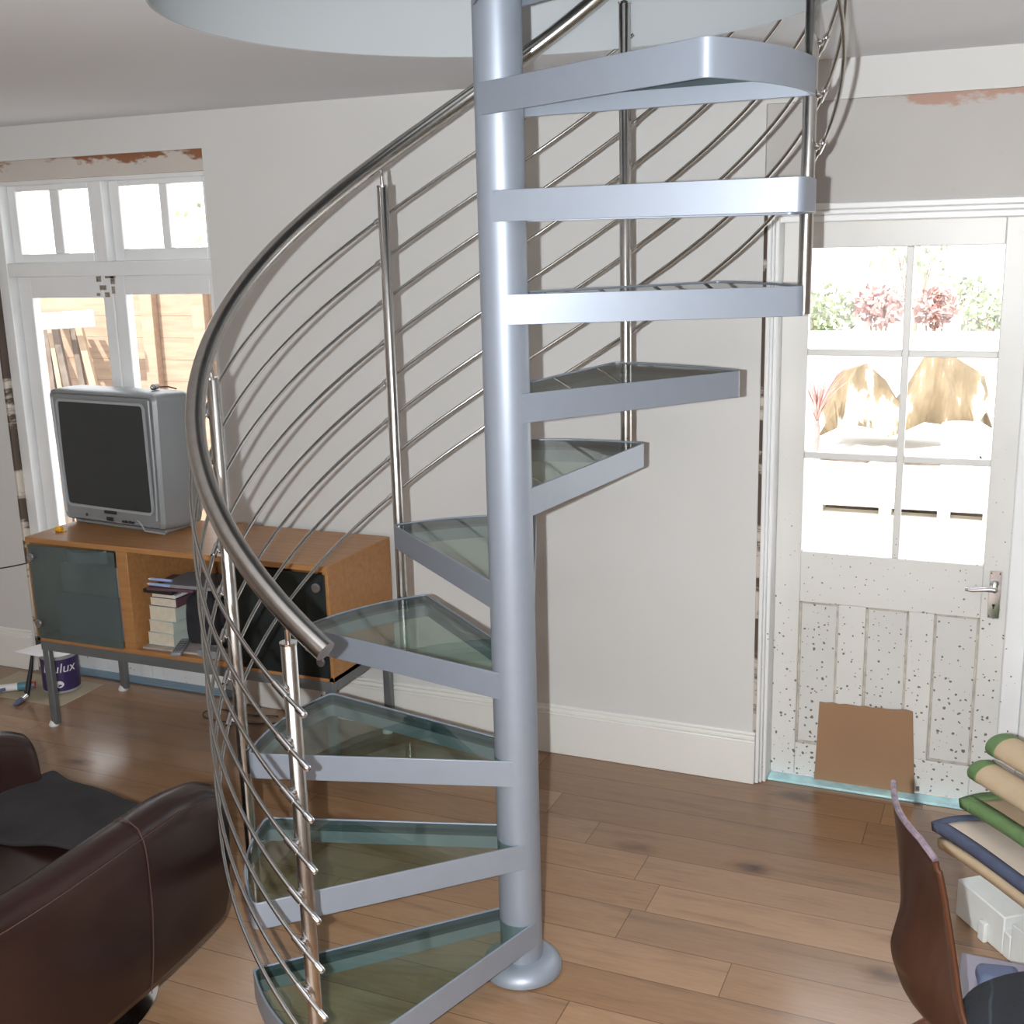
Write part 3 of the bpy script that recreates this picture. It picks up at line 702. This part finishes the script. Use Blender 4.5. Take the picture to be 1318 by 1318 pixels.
# brush leaning
pb = thing('paint_brush', 'long black handled brush leaning on the paint tin', 'brush', (-3.985, 3.615, .006))
MB().tube([(0, .02, .01), (-.01, .05, .06), (-.02, .085, .125), (-.03, .11, .175)], [.012, .011, .009, .007], 12).build('brush_handle', 'black', pb)
MB().tube([(.002, -.01, .006), (0, .02, .012)], [.013, .015], 12).build('ferrule', 'chrome', pb); MB().tube([(.012, -.065, .004), (.008, -.04, .006), (.002, -.01, .008)], [.005, .012, .013], 12).build('bristles', 'slate', pb)
sc_ = thing('caulking_gun', 'white, red and dark blue tube gun lying on the floor left of the paint tin', 'tool', (-4.12, 3.69, .0235), R(38))
MB().tube([(-.13, 0, 0), (.02, 0, 0)], .017, 16).build('tube_body', 'white', sc_); MB().tube([(.02, 0, 0), (.06, 0, 0), (.09, 0, 0)], [.018, .020, .012], 16).build('tube_cap', 'teal', sc_)
MB().tube([(-.20, -.03, -.008), (-.10, -.025, -.008), (-.03, -.012, 0)], .008, 10).build('trigger_bar', 'slate', sc_); MB().tube([(.078, .004, 0), (.095, .004, 0)], .016, 12).build('collar', 'red', sc_)

# ------------------------------------------------------------------ cardboard at the door
c = MB(); pts = [(-.590, 4.0385, .010), (-.243, 4.0385, .010), (-.263, 4.0435, .318), (-.59 + .008, 4.0435, .309)]
top = [Vector(pts[3]).lerp(Vector(pts[2]), i / 14) + Vector((0, 0, random.uniform(-.003, .004))) for i in range(15)]
front = [Vector(pts[0]), Vector(pts[1])] + top[::-1]
back = [p - Vector((0, .004, 0)) for p in front]
c.loft([front, back]); tag(c.build('cardboard_sheet', 'cardboard'), 'square brown cardboard sheet propped against the foot of the white door', 'cardboard')

# ------------------------------------------------------------------ leather tub armchair
ac = thing('armchair', 'dark brown leather tub armchair on a round swivel base, seen from behind', 'armchair', (-2.285, 1.985, 0), R(-6))
def plan(t):
    # t in 0..1 from right front round the back to left front (outer face)
    pts = [(.415, .335), (.445, .20), (.468, .05), (.485, -.12), (.495, -.30), (.49, -.48), (.45, -.64), (.34, -.75), (.18, -.80), (0, -.81)]
    full = pts + [(-x, y) for x, y in pts[:-1][::-1]]
    s = t * (len(full) - 1); i = min(int(s), len(full) - 2); f = s - i
    p = [Vector(full[max(0, min(len(full) - 1, i + k))]) for k in (-1, 0, 1, 2)]
    return .5 * ((2 * p[1]) + (-p[0] + p[2]) * f + (2 * p[0] - 5 * p[1] + 4 * p[2] - p[3]) * f * f + (-p[0] + 3 * p[1] - 3 * p[2] + p[3]) * f ** 3)
def height(t):
    s = abs(t - .5) * 2
    k = [(0, .66), (.3, .65), (.5, .635), (.7, .645), (.85, .645), (.95, .618), (1, .59)]
    for (a, ha), (b, hb) in zip(k, k[1:]):
        if s <= b: return ha + (hb - ha) * (s - a) / (b - a)
    return k[-1][1]
def sect(t):
    p = plan(t); q = plan(min(1, t + .004)) - plan(max(0, t - .004)); q.normalize(); nrm = Vector((q.y, -q.x))
    if nrm.dot(p) > 0: nrm = -nrm   # inward
    h = height(t); th = .125
    pr = [(.055, .17), (.030, .19), (.012, .30), (.002, .42), (.0, h - .10), (.004, h - .05), (.018, h - .018), (.045, h - .002), (.072, h), (.100, h - .012), (.118, h - .035), (.128, h - .08), (.138, .40), (.142, .28), (.13, .19), (.10, .17)]
    return [Vector((p.x + nrm.x * d, p.y + nrm.y * d, z)) for d, z in pr]
loops = [sect(i / 56) for i in range(57)]
def shrink(l, dv, f):
    c_ = sum(l, Vector()) / len(l); return [c_ + (p - c_) * f + Vector((0, dv, 0)) for p in l]
loops = [shrink(loops[0], .022, .72), shrink(loops[0], .018, .88), shrink(loops[0], .008, .97)] + loops + [shrink(loops[-1], .008, .97), shrink(loops[-1], .018, .88), shrink(loops[-1], .022, .72)]
MB().loft(loops).build('shell', 'leather', ac, sub=1)
sc2 = MB()
for t_ in range(1):
    sc2.loft([[Vector((u * s, v * s2 + .04, zz)) for u, v in rrect(-.33, .33, -.64, .37, .09, 5)] for zz, s, s2 in ((.20, .93, .95), (.22, 1, 1), (.36, 1, 1), (.40, .98, .99), (.418, .93, .95), (.424, .7, .7))])
sc2.build('seat_cushion', 'leather', ac, sub=1)
# stitched seams
def seam(ps, nm='seam'): return MB().tube(ps, .0011, 6).build(nm, 'stitch', ac)
def onshell(t, k, off=.0012):
    l = sect(t); c_ = sum(l, Vector()) / len(l); i = int(k); f = k - i; p = l[i].lerp(l[min(i + 1, len(l) - 1)], f); d = (p - c_); d.normalize(); return p + d * off
seam([onshell(.008 + .33 * i / 40, 5.3, .003) for i in range(41)])
seam([onshell(.125, 8.5 - 7.5 * i / 24, .003) for i in range(25)])
b = MB(); b.lathe([(.30, .002), (.315, .006), (.315, .014), (.29, .022), (.06, .034), (.04, .05)], 64); b.build('swivel_base', 'chrome', ac)
MB().lathe([(.032, .04), (.032, .20)], 24).build('swivel_column', 'chrome', ac); MB().box((-.2, -.2, .17), (.2, .2, .20)).build('underframe', 'black', ac)
# throw on the seat
rows = []
for i in range(26):
    v = .07 + .37 * i / 25; row = []
    for j in range(24):
        u = -.315 + .63 * j / 23
        z = .432 + .010 * math.sin(9 * u + 5 * v) * math.cos(7 * v - 3 * u) + .006 * math.sin(23 * u + 11 * v)
        if i > 21: z -= .018 * (i - 21) ** 1.35; v2 = v - .012 * (i - 21)
        else: v2 = v
        e = abs(u) / .315
        z += .02 * max(0, e - .85) / .15 * .6
        row.append(Vector((u, v2 + .02 * math.sin(6 * u) * (1 if i < 2 else 0) + (.07 * u if i < 6 else 0), z)))
    rows.append(row)
rz = MB().grid(rows).build('throw_blanket', 'throw', solid=.014, sub=1); rz.location = (-2.285, 1.985, .006); rz.rotation_euler = (0, 0, R(-6))
tag(rz, 'dark charcoal cloth spread over the seat of the brown leather armchair', 'blanket')

# ------------------------------------------------------------------ moulded plywood chair (right foreground)
ch = thing('plywood_chair', 'dark brown moulded plywood chair seen from behind at the lower right', 'chair', (.05, 2.10, 0))
def interp(ks, z):
    for (a, pa), (b_, pb_) in zip(ks, ks[1:]):
        if (a >= z >= b_) or (a <= z <= b_): return Vector(pa).lerp(Vector(pb_), (z - a) / (b_ - a))
    return Vector(ks[-1][1])
Lk = [(.82, (-.187, 2.396)), (.745, (-.161, 2.299)), (.665, (-.141, 2.200)), (.63, (-.149, 2.184)), (.59, (-.158, 2.175)), (.555, (-.151, 2.168)), (.50, (-.130, 2.165)), (.46, (-.094, 2.150))]
Rk = [(.82, (-.083, 2.121)), (.745, (-.065, 2.118)), (.68, (-.051, 2.110)), (.60, (-.035, 2.100)), (.53, (-.021, 2.086)), (.48, (.0, 2.070)), (.46, (.02, 2.055))]
def corner_drop(s): return 0
rows = []
zs = [.82 - .36 * i / 22 for i in range(23)]
NS = 17
for z in zs:
    l, r = interp(Lk, z), interp(Rk, z); row = []
    for j in range(NS):
        s = j / (NS - 1); p = l.lerp(r, s); bow = math.sin(PI * s)
        zz = z
        if z > .80: zz = z - .014 * max(0, s - .80) / .20
        row.append(Vector((p.x - .022 * bow * (1 if z > .55 else .5), p.y - .008 * bow, zz)))
    rows.append(row)
lastL, lastR = Vector((-.092, 2.150)), Vector((.02, 2.050))
for dx, wl, wr, dz in ((.04, .04, .03, -.012), (.09, .10, .08, -.018), (.16, .14, .10, -.020), (.24, .15, .10, -.018), (.32, .14, .09, -.012), (.37, .12, .07, -.012), (.40, .09, .04, -.02)):
    row = []
    l = Vector((-.06 + dx * .95, 2.150 + wl)); r = Vector((-.01 + dx * .95, 2.050 - wr))
    for j in range(NS):
        s = j / (NS - 1); p = l.lerp(r, s); row.append(Vector((p.x, p.y + dx * .2, .46 + dz - .010 * math.sin(PI * s))))
    rows.append(row)
def offs(rows): return [[Vector((v.x - .05, v.y - 2.10, v.z)) for v in r] for r in rows]
rows = offs(rows)
MB().grid(rows).build('shell', 'ply', ch, solid=.010, sub=1)
# polished layered edge along the top rail and down the right side
MB().tube([v + Vector((0, 0, .002)) for v in rows[0]], .0066, 8).build('top_edge', 'ply_edge', ch)
MB().tube([rows[i][-1] for i in range(0, 23)], .0058, 8).build('side_edge', plain('ply_side_edge', (.072, .026, .012), .35), ch)
for a, b_ in (((-.055, 2.19, .445), (-.215, 2.62, .008)), ((.04, 2.02, .445), (-.06, 1.72, .008)), ((.27, 2.28, .445), (.45, 2.55, .008)), ((.30, 2.04, .445), (.50, 1.80, .008))):
    A_, B_ = Vector(a) - Vector((.05, 2.10, 0)), Vector(b_) - Vector((.05, 2.10, 0))
    l = MB().tube([A_ + Vector((.10, .0, -.003)) * (1 if a[0] < .1 else -1), A_, A_ + (B_ - A_) * .03, B_], .0080, 12).build('leg', plain('dark_chrome', (.20, .09, .10), .2, .8), ch)
    MB().lathe([(.012, 0), (.012, .014)], 14, (B_.x, B_.y, 0)).build('foot_cap', 'black', l)
# jacket on the seat
def lump(name, mat, outline, z0, h, label, cat, seed=0):
    random.seed(seed); rows = []
    cx = sum(p[0] for p in outline) / len(outline); cy = sum(p[1] for p in outline) / len(outline)
    loops = []
    for f, zz in ((1.0, 0), (1.03, .25), (1.0, .55), (.88, .8), (.66, .95), (.35, 1.0), (.08, 1.02)):
        lp = []
        for i, p in enumerate(outline):
            g = f * (1 + .05 * math.sin(i * 2.1 + zz * 5 + seed)); lp.append(Vector((cx + (p[0] - cx) * g, cy + (p[1] - cy) * g, z0 + h * zz + .010 * math.sin(i * 1.7 + f * 9))))
        loops.append(lp)
    o = MB().loft(loops).build(name, mat, sub=2); return tag(o, label, cat)
def jacket_mat():
    m, t, b = nt('striped_black_wool'); v = coords(t)
    wv = N(t, 'ShaderNodeTexWave'); wv.inputs['Scale'].default_value = 5; wv.inputs['Distortion'].default_value = 2; L(t, v, wv.inputs[0])
    L(t, ramp(t, wv.outputs[0], [(.0, (.010, .012, .016)), (.975, (.012, .014, .019)), (1, (.03, .040, .048))]), b.inputs['Base Color']); b.inputs['Roughness'].default_value = .95
    bump(t, b, noise(t, v, 14), .4, .02); return m
random.seed(3)
lump('jacket', jacket_mat(), [(-.025, 2.06), (-.03, 2.14), (-.01, 2.22), (.06, 2.29), (.16, 2.32), (.28, 2.30), (.36, 2.20), (.36, 2.05), (.28, 1.96), (.14, 1.93), (.03, 1.97)], .452, .085, 'black faintly striped jacket heaped on the seat of the plywood chair', 'jacket', 2)

# ------------------------------------------------------------------ right edge: low table, foam, canvas cushions
lt = thing('low_table', 'low table with a lilac-grey top just behind the plywood chair', 'table', (.2, 2.45, 0))
MB().box((-.235, -.12, .325), (.25, .115, .350)).build('tabletop', 'lilac', lt, bevel=.003)
MB().box((-.236, -.123, .333), (.25, -.1201, .349)).build('edge_strip', 'pen', lt)
for x in (-.20, .22):
    for y in (-.10, .09): MB().tube([(x, y, 0), (x, y, .326)], .012, 12).build('leg', 'grey_metal', lt)
pc = thing('pouch', 'slate blue pouch lying on the low lilac table', 'pouch', (.045, 2.46, .3525), .2)
MB().loft([[Vector((u * s, v * s, z)) for u, v in rrect(-.045, .045, -.03, .03, .012)] for z, s in ((0, .95), (.01, 1), (.03, .98), (.038, .8))]).build('pouch_body', 'slate', pc, sub=1)
# white foam packing
fp = thing('packing_foam', 'notched white foam packing piece on the floor below the canvas cushions', 'packing', (.085, 3.19, 0), R(-52))
m = MB(); m.box((-.19, -.045, 0), (.02, .045, .115)); m.box((.02, -.045, 0), (.05, .045, .075)); m.box((.05, -.045, 0), (.30, .045, .115)); m.box((-.07, -.06, 0), (-.04, -.045, .06)); m.box((.09, .045, 0), (.12, .16, .10))
m.build('foam_beam', 'foam', fp, bevel=.004)
# bench that carries the cushions
cr = thing('low_bench', 'low pale wooden bench carrying the heap of canvas cushions at the right edge', 'bench', (.50, 3.10, 0))
MB().box((-.37, -.20, .270), (.30, .22, .3005)).build('bench_top', 'pale_wood', cr, bevel=.004)
for x, y in ((-.16, .14), (-.10, -.17), (.24, .16), (.24, -.17)): MB().box((x, y, 0), (x + .04, y + .04, .270)).build('leg', 'pale_wood', cr, bevel=.003)
# canvas mats
def mat_thing(label, corner, along, side, ln, wd, z0, z1, th, border, face, bw=.03, bend=.03):
    """flat canvas cushion with a coloured binding; 'corner' is its free corner, it runs along two directions."""
    a = Vector((*along, 0)).normalized(); s = Vector((*side, 0)).normalized(); c_ = Vector((*corner, 0))
    t = thing('canvas_cushion', label, 'cushion', (corner[0], corner[1], z0))
    def grid_(u0, u1, v0, v1, nu, nv, dz):
        rows = []
        for i in range(nu + 1):
            u = u0 + (u1 - u0) * i / nu; row = []
            for j in range(nv + 1):
                v = v0 + (v1 - v0) * j / nv; p = a * u + s * v; z = (z1 - z0) * (u / ln) + bend * math.sin(PI * min(1, u / ln)) + .006 * math.sin(9 * v / wd + 4 * u / ln) + dz; row.append(Vector((p.x, p.y, z)))
            rows.append(row)
        return rows
    MB().grid(grid_(bw * .6, ln - bw * .6, bw * .6, wd - bw * .6, 12, 12, 0)).build('cushion_face', face, t, solid=th)
    b = MB(); k = 14
    o = [(0, 0), (ln, 0), (ln, wd), (0, wd)]
    def strip(u0, v0, u1, v1, du, dv):
        rows = []
        for i in range(k + 1):
            f = i / k; row = []
            for g in (0, .5, 1):
                u = u0 + (u1 - u0) * f + du * g; v = v0 + (v1 - v0) * f + dv * g
                p = a * u + s * v; z = (z1 - z0) * (u / ln) + bend * math.sin(PI * min(1, max(0, u / ln))) + .006 * math.sin(9 * v / wd + 4 * u / ln); row.append(Vector((p.x, p.y, z)))
            rows.append(row)
        b.grid(rows)
    strip(0, 0, ln, 0, 0, bw); strip(0, 0, 0, wd, bw, 0); strip(0, wd, ln, wd, 0, -bw); strip(ln, 0, ln, wd, -bw, 0)
    b.build('binding', border, t, solid=th + .006); return t
AL, SD = (.215, -.25), (.20, .17)
mat_thing('sand canvas cushion with plain edge at the very bottom of the heap', (-.120, 3.125), AL, SD, .42, .34, .315, .33, .022, 'canvas', 'canvas', .02, .0)
mat_thing('pale canvas cushion with slate blue binding, second from the bottom of the heap', (-.140, 3.150), AL, SD, .42, .34, .350, .365, .020, 'blue_border', 'canvas_pale', .028, .0)
mat_thing('pale canvas cushion with wide green binding lying on the blue-bound one', (-.075, 3.225), AL, SD, .44, .34, .395, .41, .022, 'green_border', 'canvas', .040, .0)
def roll(label, p0, p1, r, flat=.8):
    p0, p1 = Vector(p0), Vector(p1); t = thing('rolled_cushion', label, 'cushion', p0); d = (p1 - p0); ln = d.length; d.normalize()
    sd = d.cross(Vector((0, 0, 1))).normalized(); up_ = sd.cross(d)
    def lp(u, rr): return [d * u + sd * rr * 1.15 * math.cos(2 * PI * k / 20) + up_ * rr * flat * math.sin(2 * PI * k / 20) * (1 if math.sin(2 * PI * k / 20) > 0 else .8) for k in range(20)]
    MB().loft([lp(.040, r * .96), lp(.10, r), lp(ln * .6, r * 1.03), lp(ln, r)]).build('canvas_roll', 'canvas', t)
    MB().loft([lp(-.004, r * .55), lp(0, r * .85), lp(.010, r * 1.0), lp(.042, r * 1.02), lp(.044, r * .9)]).build('end_binding', 'green_border', t); return t
roll('rolled sand canvas cushion with green end, the lower of the two rolls', (-.030, 3.300, .470), (.24, 2.98, .475), .042)
roll('rolled sand canvas cushion with green end, the upper roll at the right edge', (.015, 3.365, .525), (.30, 3.04, .530), .047)

# ------------------------------------------------------------------ outside
G = -.15
tag(MB().box((-14, 4.3, G - .1), (10, 30, G)).build('paved_garden', 'outer_ground', smooth=False), None, None, kind='structure')
bpy.data.objects['paved_garden'].name = 'floor_garden'
tag(MB().box((XL, 4.12, G - .1), (XR, 4.32, -.02)).build('door_step', 'outer_ground', smooth=False), 'pale masonry door step outside the white door', 'step')
tag(MB().box((-4.5, 14.0, G), (1.2, 14.2, .80)).build('garden_wall', 'outer_ground', bevel=.01), 'low pale rendered wall across the end of the garden', 'wall')
# fence with posts
fn = thing('board_fence', 'orange-brown timber board fence outside the french doors', 'fence', (-6, 6.5, G))
m = MB(); z = 0
while z < 1.92:
    m.box((-3.5, 0, z), (2.7, .02, z + .1495)); z += .150
m.build('fence_boards', 'fence', fn, bevel=.003)
for x in (-1.45, .50, .93, 2.3): MB().box((x - .05, -.06, 0), (x + .05, 0, 1.95)).build('fence_post', 'fence', fn, bevel=.004)
random.seed(11)
for i in range(10):
    x0 = -6.62 + i * .062 + random.uniform(-.02, .02); x1 = x0 + .10 + .055 * i; wd = random.uniform(.035, .06)
    y0 = 6.02 + random.uniform(-.03, .03) - .012 * i; m = MB()
    ztop = 1.55 - .012 * i + random.uniform(-.05, .05)
    A_, B_ = Vector((x1 + .35, y0 - .25 - .03 * (i % 3), G)), Vector((x0 - .02, 6.40 - .035 * (i % 4), ztop)); d = (B_ - A_); sdv = Vector((1, 0, 0)) * wd; th = Vector((0, -.022, 0))
    m.add([A_, A_ + sdv, A_ + sdv + th, A_ + th, B_, B_ + sdv, B_ + sdv + th, B_ + th], [(0, 3, 2, 1), (4, 5, 6, 7), (0, 1, 5, 4), (1, 2, 6, 5), (2, 3, 7, 6), (3, 0, 4, 7)])
    o = m.build('timber_plank', 'old_timber' if i % 3 else 'new_timber'); tag(o, 'timber plank leaning in the fan of planks against the board fence', 'plank', 'planks leaning on the fence')
o = MB().box((-.32, -.02, -.055), (.30, .02, .055)).build('white_board', 'white', bevel=.003); o.location = (-5.98, 6.12, 1.495); o.rotation_euler = (0, R(-3), 0)
tag(o, 'short white painted board lying across the leaning planks', 'board')
# pallet, tarpaulin heap, bucket, cordyline
pl = thing('pallet', 'bleached timber pallet lying on the paving outside the door', 'pallet', (-.68, 8.0, G), R(1))
m = MB()
for k in range(7): m.box((-.58, .0 + k * .16, .280), (.60, .13 + k * .16, .315))
m.build('deck_board', 'pale_wood', pl); m = MB(); m.box((-.58, 0, .0), (.60, .12, .232)); m.box((-.58, .9, .0), (.60, 1.05, .232)); m.build('base_board', 'pale_wood', pl)
for x in (-.58, -.13, .24, .52):
    MB().box((x, .0, .232), (x + .08, 1.05, .280)).build('block', 'pale_wood', pl)
MB().box((-.55, .3, .02), (.57, .33, .28)).build('inner_stringer', 'old_timber', pl)
tv_ = MB(); rows = []
prof = [(-1.80, .35), (-1.62, .72), (-1.45, .80), (-1.28, .62), (-1.1, .42), (-.95, .62), (-.80, .88), (-.66, .92), (-.52, .80), (-.38, .70), (-.28, .45)]
for i, (x, hh) in enumerate(prof):
    row = []
    for j in range(9):
        f = j / 8; row.append(Vector((x * (1) + .06 * math.sin(j * 1.3 + i), 11.75 + .75 * f + .10 * math.sin(i * 2.4) * (1 - f), G + hh * math.sin(PI * (.06 + .88 * f)) ** .7)))
    rows.append(row)
tv_.grid(rows); tag(tv_.build('tarpaulin', 'tarp', solid=.02, ), 'crumpled brown tarpaulin draped over a heap at the end of the garden', 'tarpaulin')
bk = thing('bucket', 'white plastic bucket with a lid beside the brown tarpaulin', 'bucket', (-.40, 10.0, G))
MB().lathe([(.13, 0), (.14, .03), (.155, .50), (.158, .52)], 32).build('bucket_body', 'white', bk); MB().lathe([(.165, .50), (.168, .53), (.15, .56), (.05, .57)], 32).build('lid', 'cover_grey', bk)
MB().tube([(.14, .0, .30), (.20, -.04, .25), (.26, -.03, .22), (.30, 0, .28)], .012, 8).build('handle', 'black', bk)
for i, (x, y, a) in enumerate(((-.90, 11.2, .2), (-.72, 11.1, .1), (-1.45, 11.1, -.1))):
    o = MB().box((-.22, -.05, 0), (.22, .05, .05)).build('timber_offcut', 'old_timber'); o.location = (x, y, G + .001); o.rotation_euler = (0, 0, a)
    tag(o, ('grey timber offcut on the ground left of the white bucket', 'grey timber offcut nearest the white bucket', 'grey timber offcut on the ground under the left side of the tarpaulin')[i], 'timber')
co = thing('cordyline', 'spiky red-based cordyline plant at the left of the garden view', 'plant', (-1.76, 11.4, G))
random.seed(4); m = MB()
for i in range(26):
    a = random.uniform(0, 2 * PI); ln = random.uniform(.45, .80); sp = random.uniform(.08, .35); d = Vector((math.cos(a), math.sin(a), 0)); w_ = Vector((-math.sin(a), math.cos(a), 0)) * .014
    P = [Vector((0, 0, .30)) + d * sp * f ** 1.4 + Vector((0, 0, ln * f * (1 - .25 * f))) for f in (0, .25, .5, .75, 1)]
    m.grid([[p - w_ * (1 - k / 5), p + w_ * (1 - k / 5)] for k, p in enumerate(P)])
m.build('leaves', 'leaf_red', co, solid=.004); MB().lathe([(.02, 0), (.03, .1), (.03, .25), (.02, .32)], 14).build('stem', 'leaf_red', co)
def shrub(label, x, y, r, zc, mat, n, seed, name='garden_shrub', ls=.07):
    random.seed(seed); t = thing(name, label, 'shrub', (x, y, G)); m = MB()
    for i in range(n):
        d = Vector((random.gauss(0, 1), random.gauss(0, 1), random.gauss(0, 1))); d.normalize(); rr = r * random.random() ** .45
        p = Vector((0, 0, zc - G)) + Vector((d.x, d.y, d.z * .9)) * rr; a = Vector((random.gauss(0, 1), random.gauss(0, 1), random.gauss(0, 1))).normalized(); b = a.orthogonal().normalized()
        a *= ls * random.uniform(.6, 1.2); b *= ls * .45
        m.add([p - a, p + b, p + a, p - b], [(0, 1, 2, 3)])
    m.build('foliage', mat, t, smooth=False)
    s = MB()
    for k in range(4):
        a = k * 1.6 + seed; s.tube([(0, 0, 0), (.05 * math.cos(a), .05 * math.sin(a), (zc - G) * .5), (r * .45 * math.cos(a), r * .45 * math.sin(a), zc - G)], [.03, .02, .008], 7)
    s.build('stem', 'bark', t); return t
shrub('loose green shrub at the far left of the garden seen through the door', -2.30, 15, .45, .95, 'leaf', 420, 1)
shrub('red-leaved shrub in the left upper pane of the door', -1.62, 15, .30, 1.05, 'leaf_red', 420, 2)
shrub('red-leaved shrub in the right upper pane of the door', -.98, 15, .27, 1.02, 'leaf_red', 320, 3)
shrub('small green shrub just right of the right-hand red shrub', -.62, 16, .24, 1.15, 'leaf', 160, 5)
shrub('sparse green shrub at the right edge of the garden', -.35, 14.9, .36, .95, 'leaf', 240, 6)
shrub('thin high green branches above the red shrubs', -1.35, 16.5, .60, 1.55, 'leaf', 150, 7)
shrub('sparse tree crown behind the board fence', -7.6, 10.5, .9, 2.55, 'leaf', 170, 8, 'garden_tree', .06)
shrub('second sparse tree crown behind the board fence, further right', -6.2, 12.5, .7, 2.6, 'leaf', 120, 9, 'garden_tree', .06)

# ------------------------------------------------------------------ light
S = bpy.context.scene
wd = bpy.data.worlds.new('world'); S.world = wd; wd.use_nodes = True
bgn = wd.node_tree.nodes['Background']; bgn.inputs[0].default_value = (.97, .975, 1.0, 1); bgn.inputs[1].default_value = 3.9
sun = bpy.data.lights.new('sun', 'SUN'); sun.energy = 9; sun.angle = R(.6); sun.color = (1, .96, .9)
so = bpy.data.objects.new('sun', sun); C.objects.link(so); so.rotation_euler = (R(48), 0, R(-25))
def area(name, loc_, rot, sx_, sy_, e_, col):
    l = bpy.data.lights.new(name, 'AREA'); l.shape = 'RECTANGLE'; l.size = sx_; l.size_y = sy_; l.energy = e_; l.color = col
    o = bpy.data.objects.new(name, l); C.objects.link(o); o.location = loc_; o.rotation_euler = rot; return o
area('rear_fill_light', ((wx0 + wx1) / 2, YF - .02, (wz0 + wz1) / 2), (R(90), 0, 0), wx1 - wx0 - .2, wz1 - wz0 - .2, 14, (1, .78, .56))  # added warm fill lamp, set in the unseen opening behind the viewer
area('upstairs_fill_light', (AX, .5, 4.9), (0, 0, 0), 2, 2, 10, (.95, .97, 1))  # added lamp brightening the stairwell from above, no source seen there
fl = bpy.data.lights.new('camera_flash', 'SPOT'); fl.energy = 418; fl.spot_size = R(120); fl.spot_blend = .5; fl.shadow_soft_size = .012; fl.color = (.93, .97, 1.0)
fo = bpy.data.objects.new('camera_flash', fl); C.objects.link(fo); fm = mw.copy(); fm.translation = Vector((-.094, -.038, 1.957)); fo.matrix_world = fm

vs = S.view_settings; vs.view_transform = 'Standard'; vs.look = 'None'; vs.exposure = 0; vs.gamma = 1; vs.use_curve_mapping = False
S.cycles.max_bounces = 10; S.cycles.transparent_max_bounces = 24; S.cycles.use_denoising = True
S.cycles.sample_clamp_indirect = 6; S.cycles.caustics_reflective = False; S.cycles.caustics_refractive = False
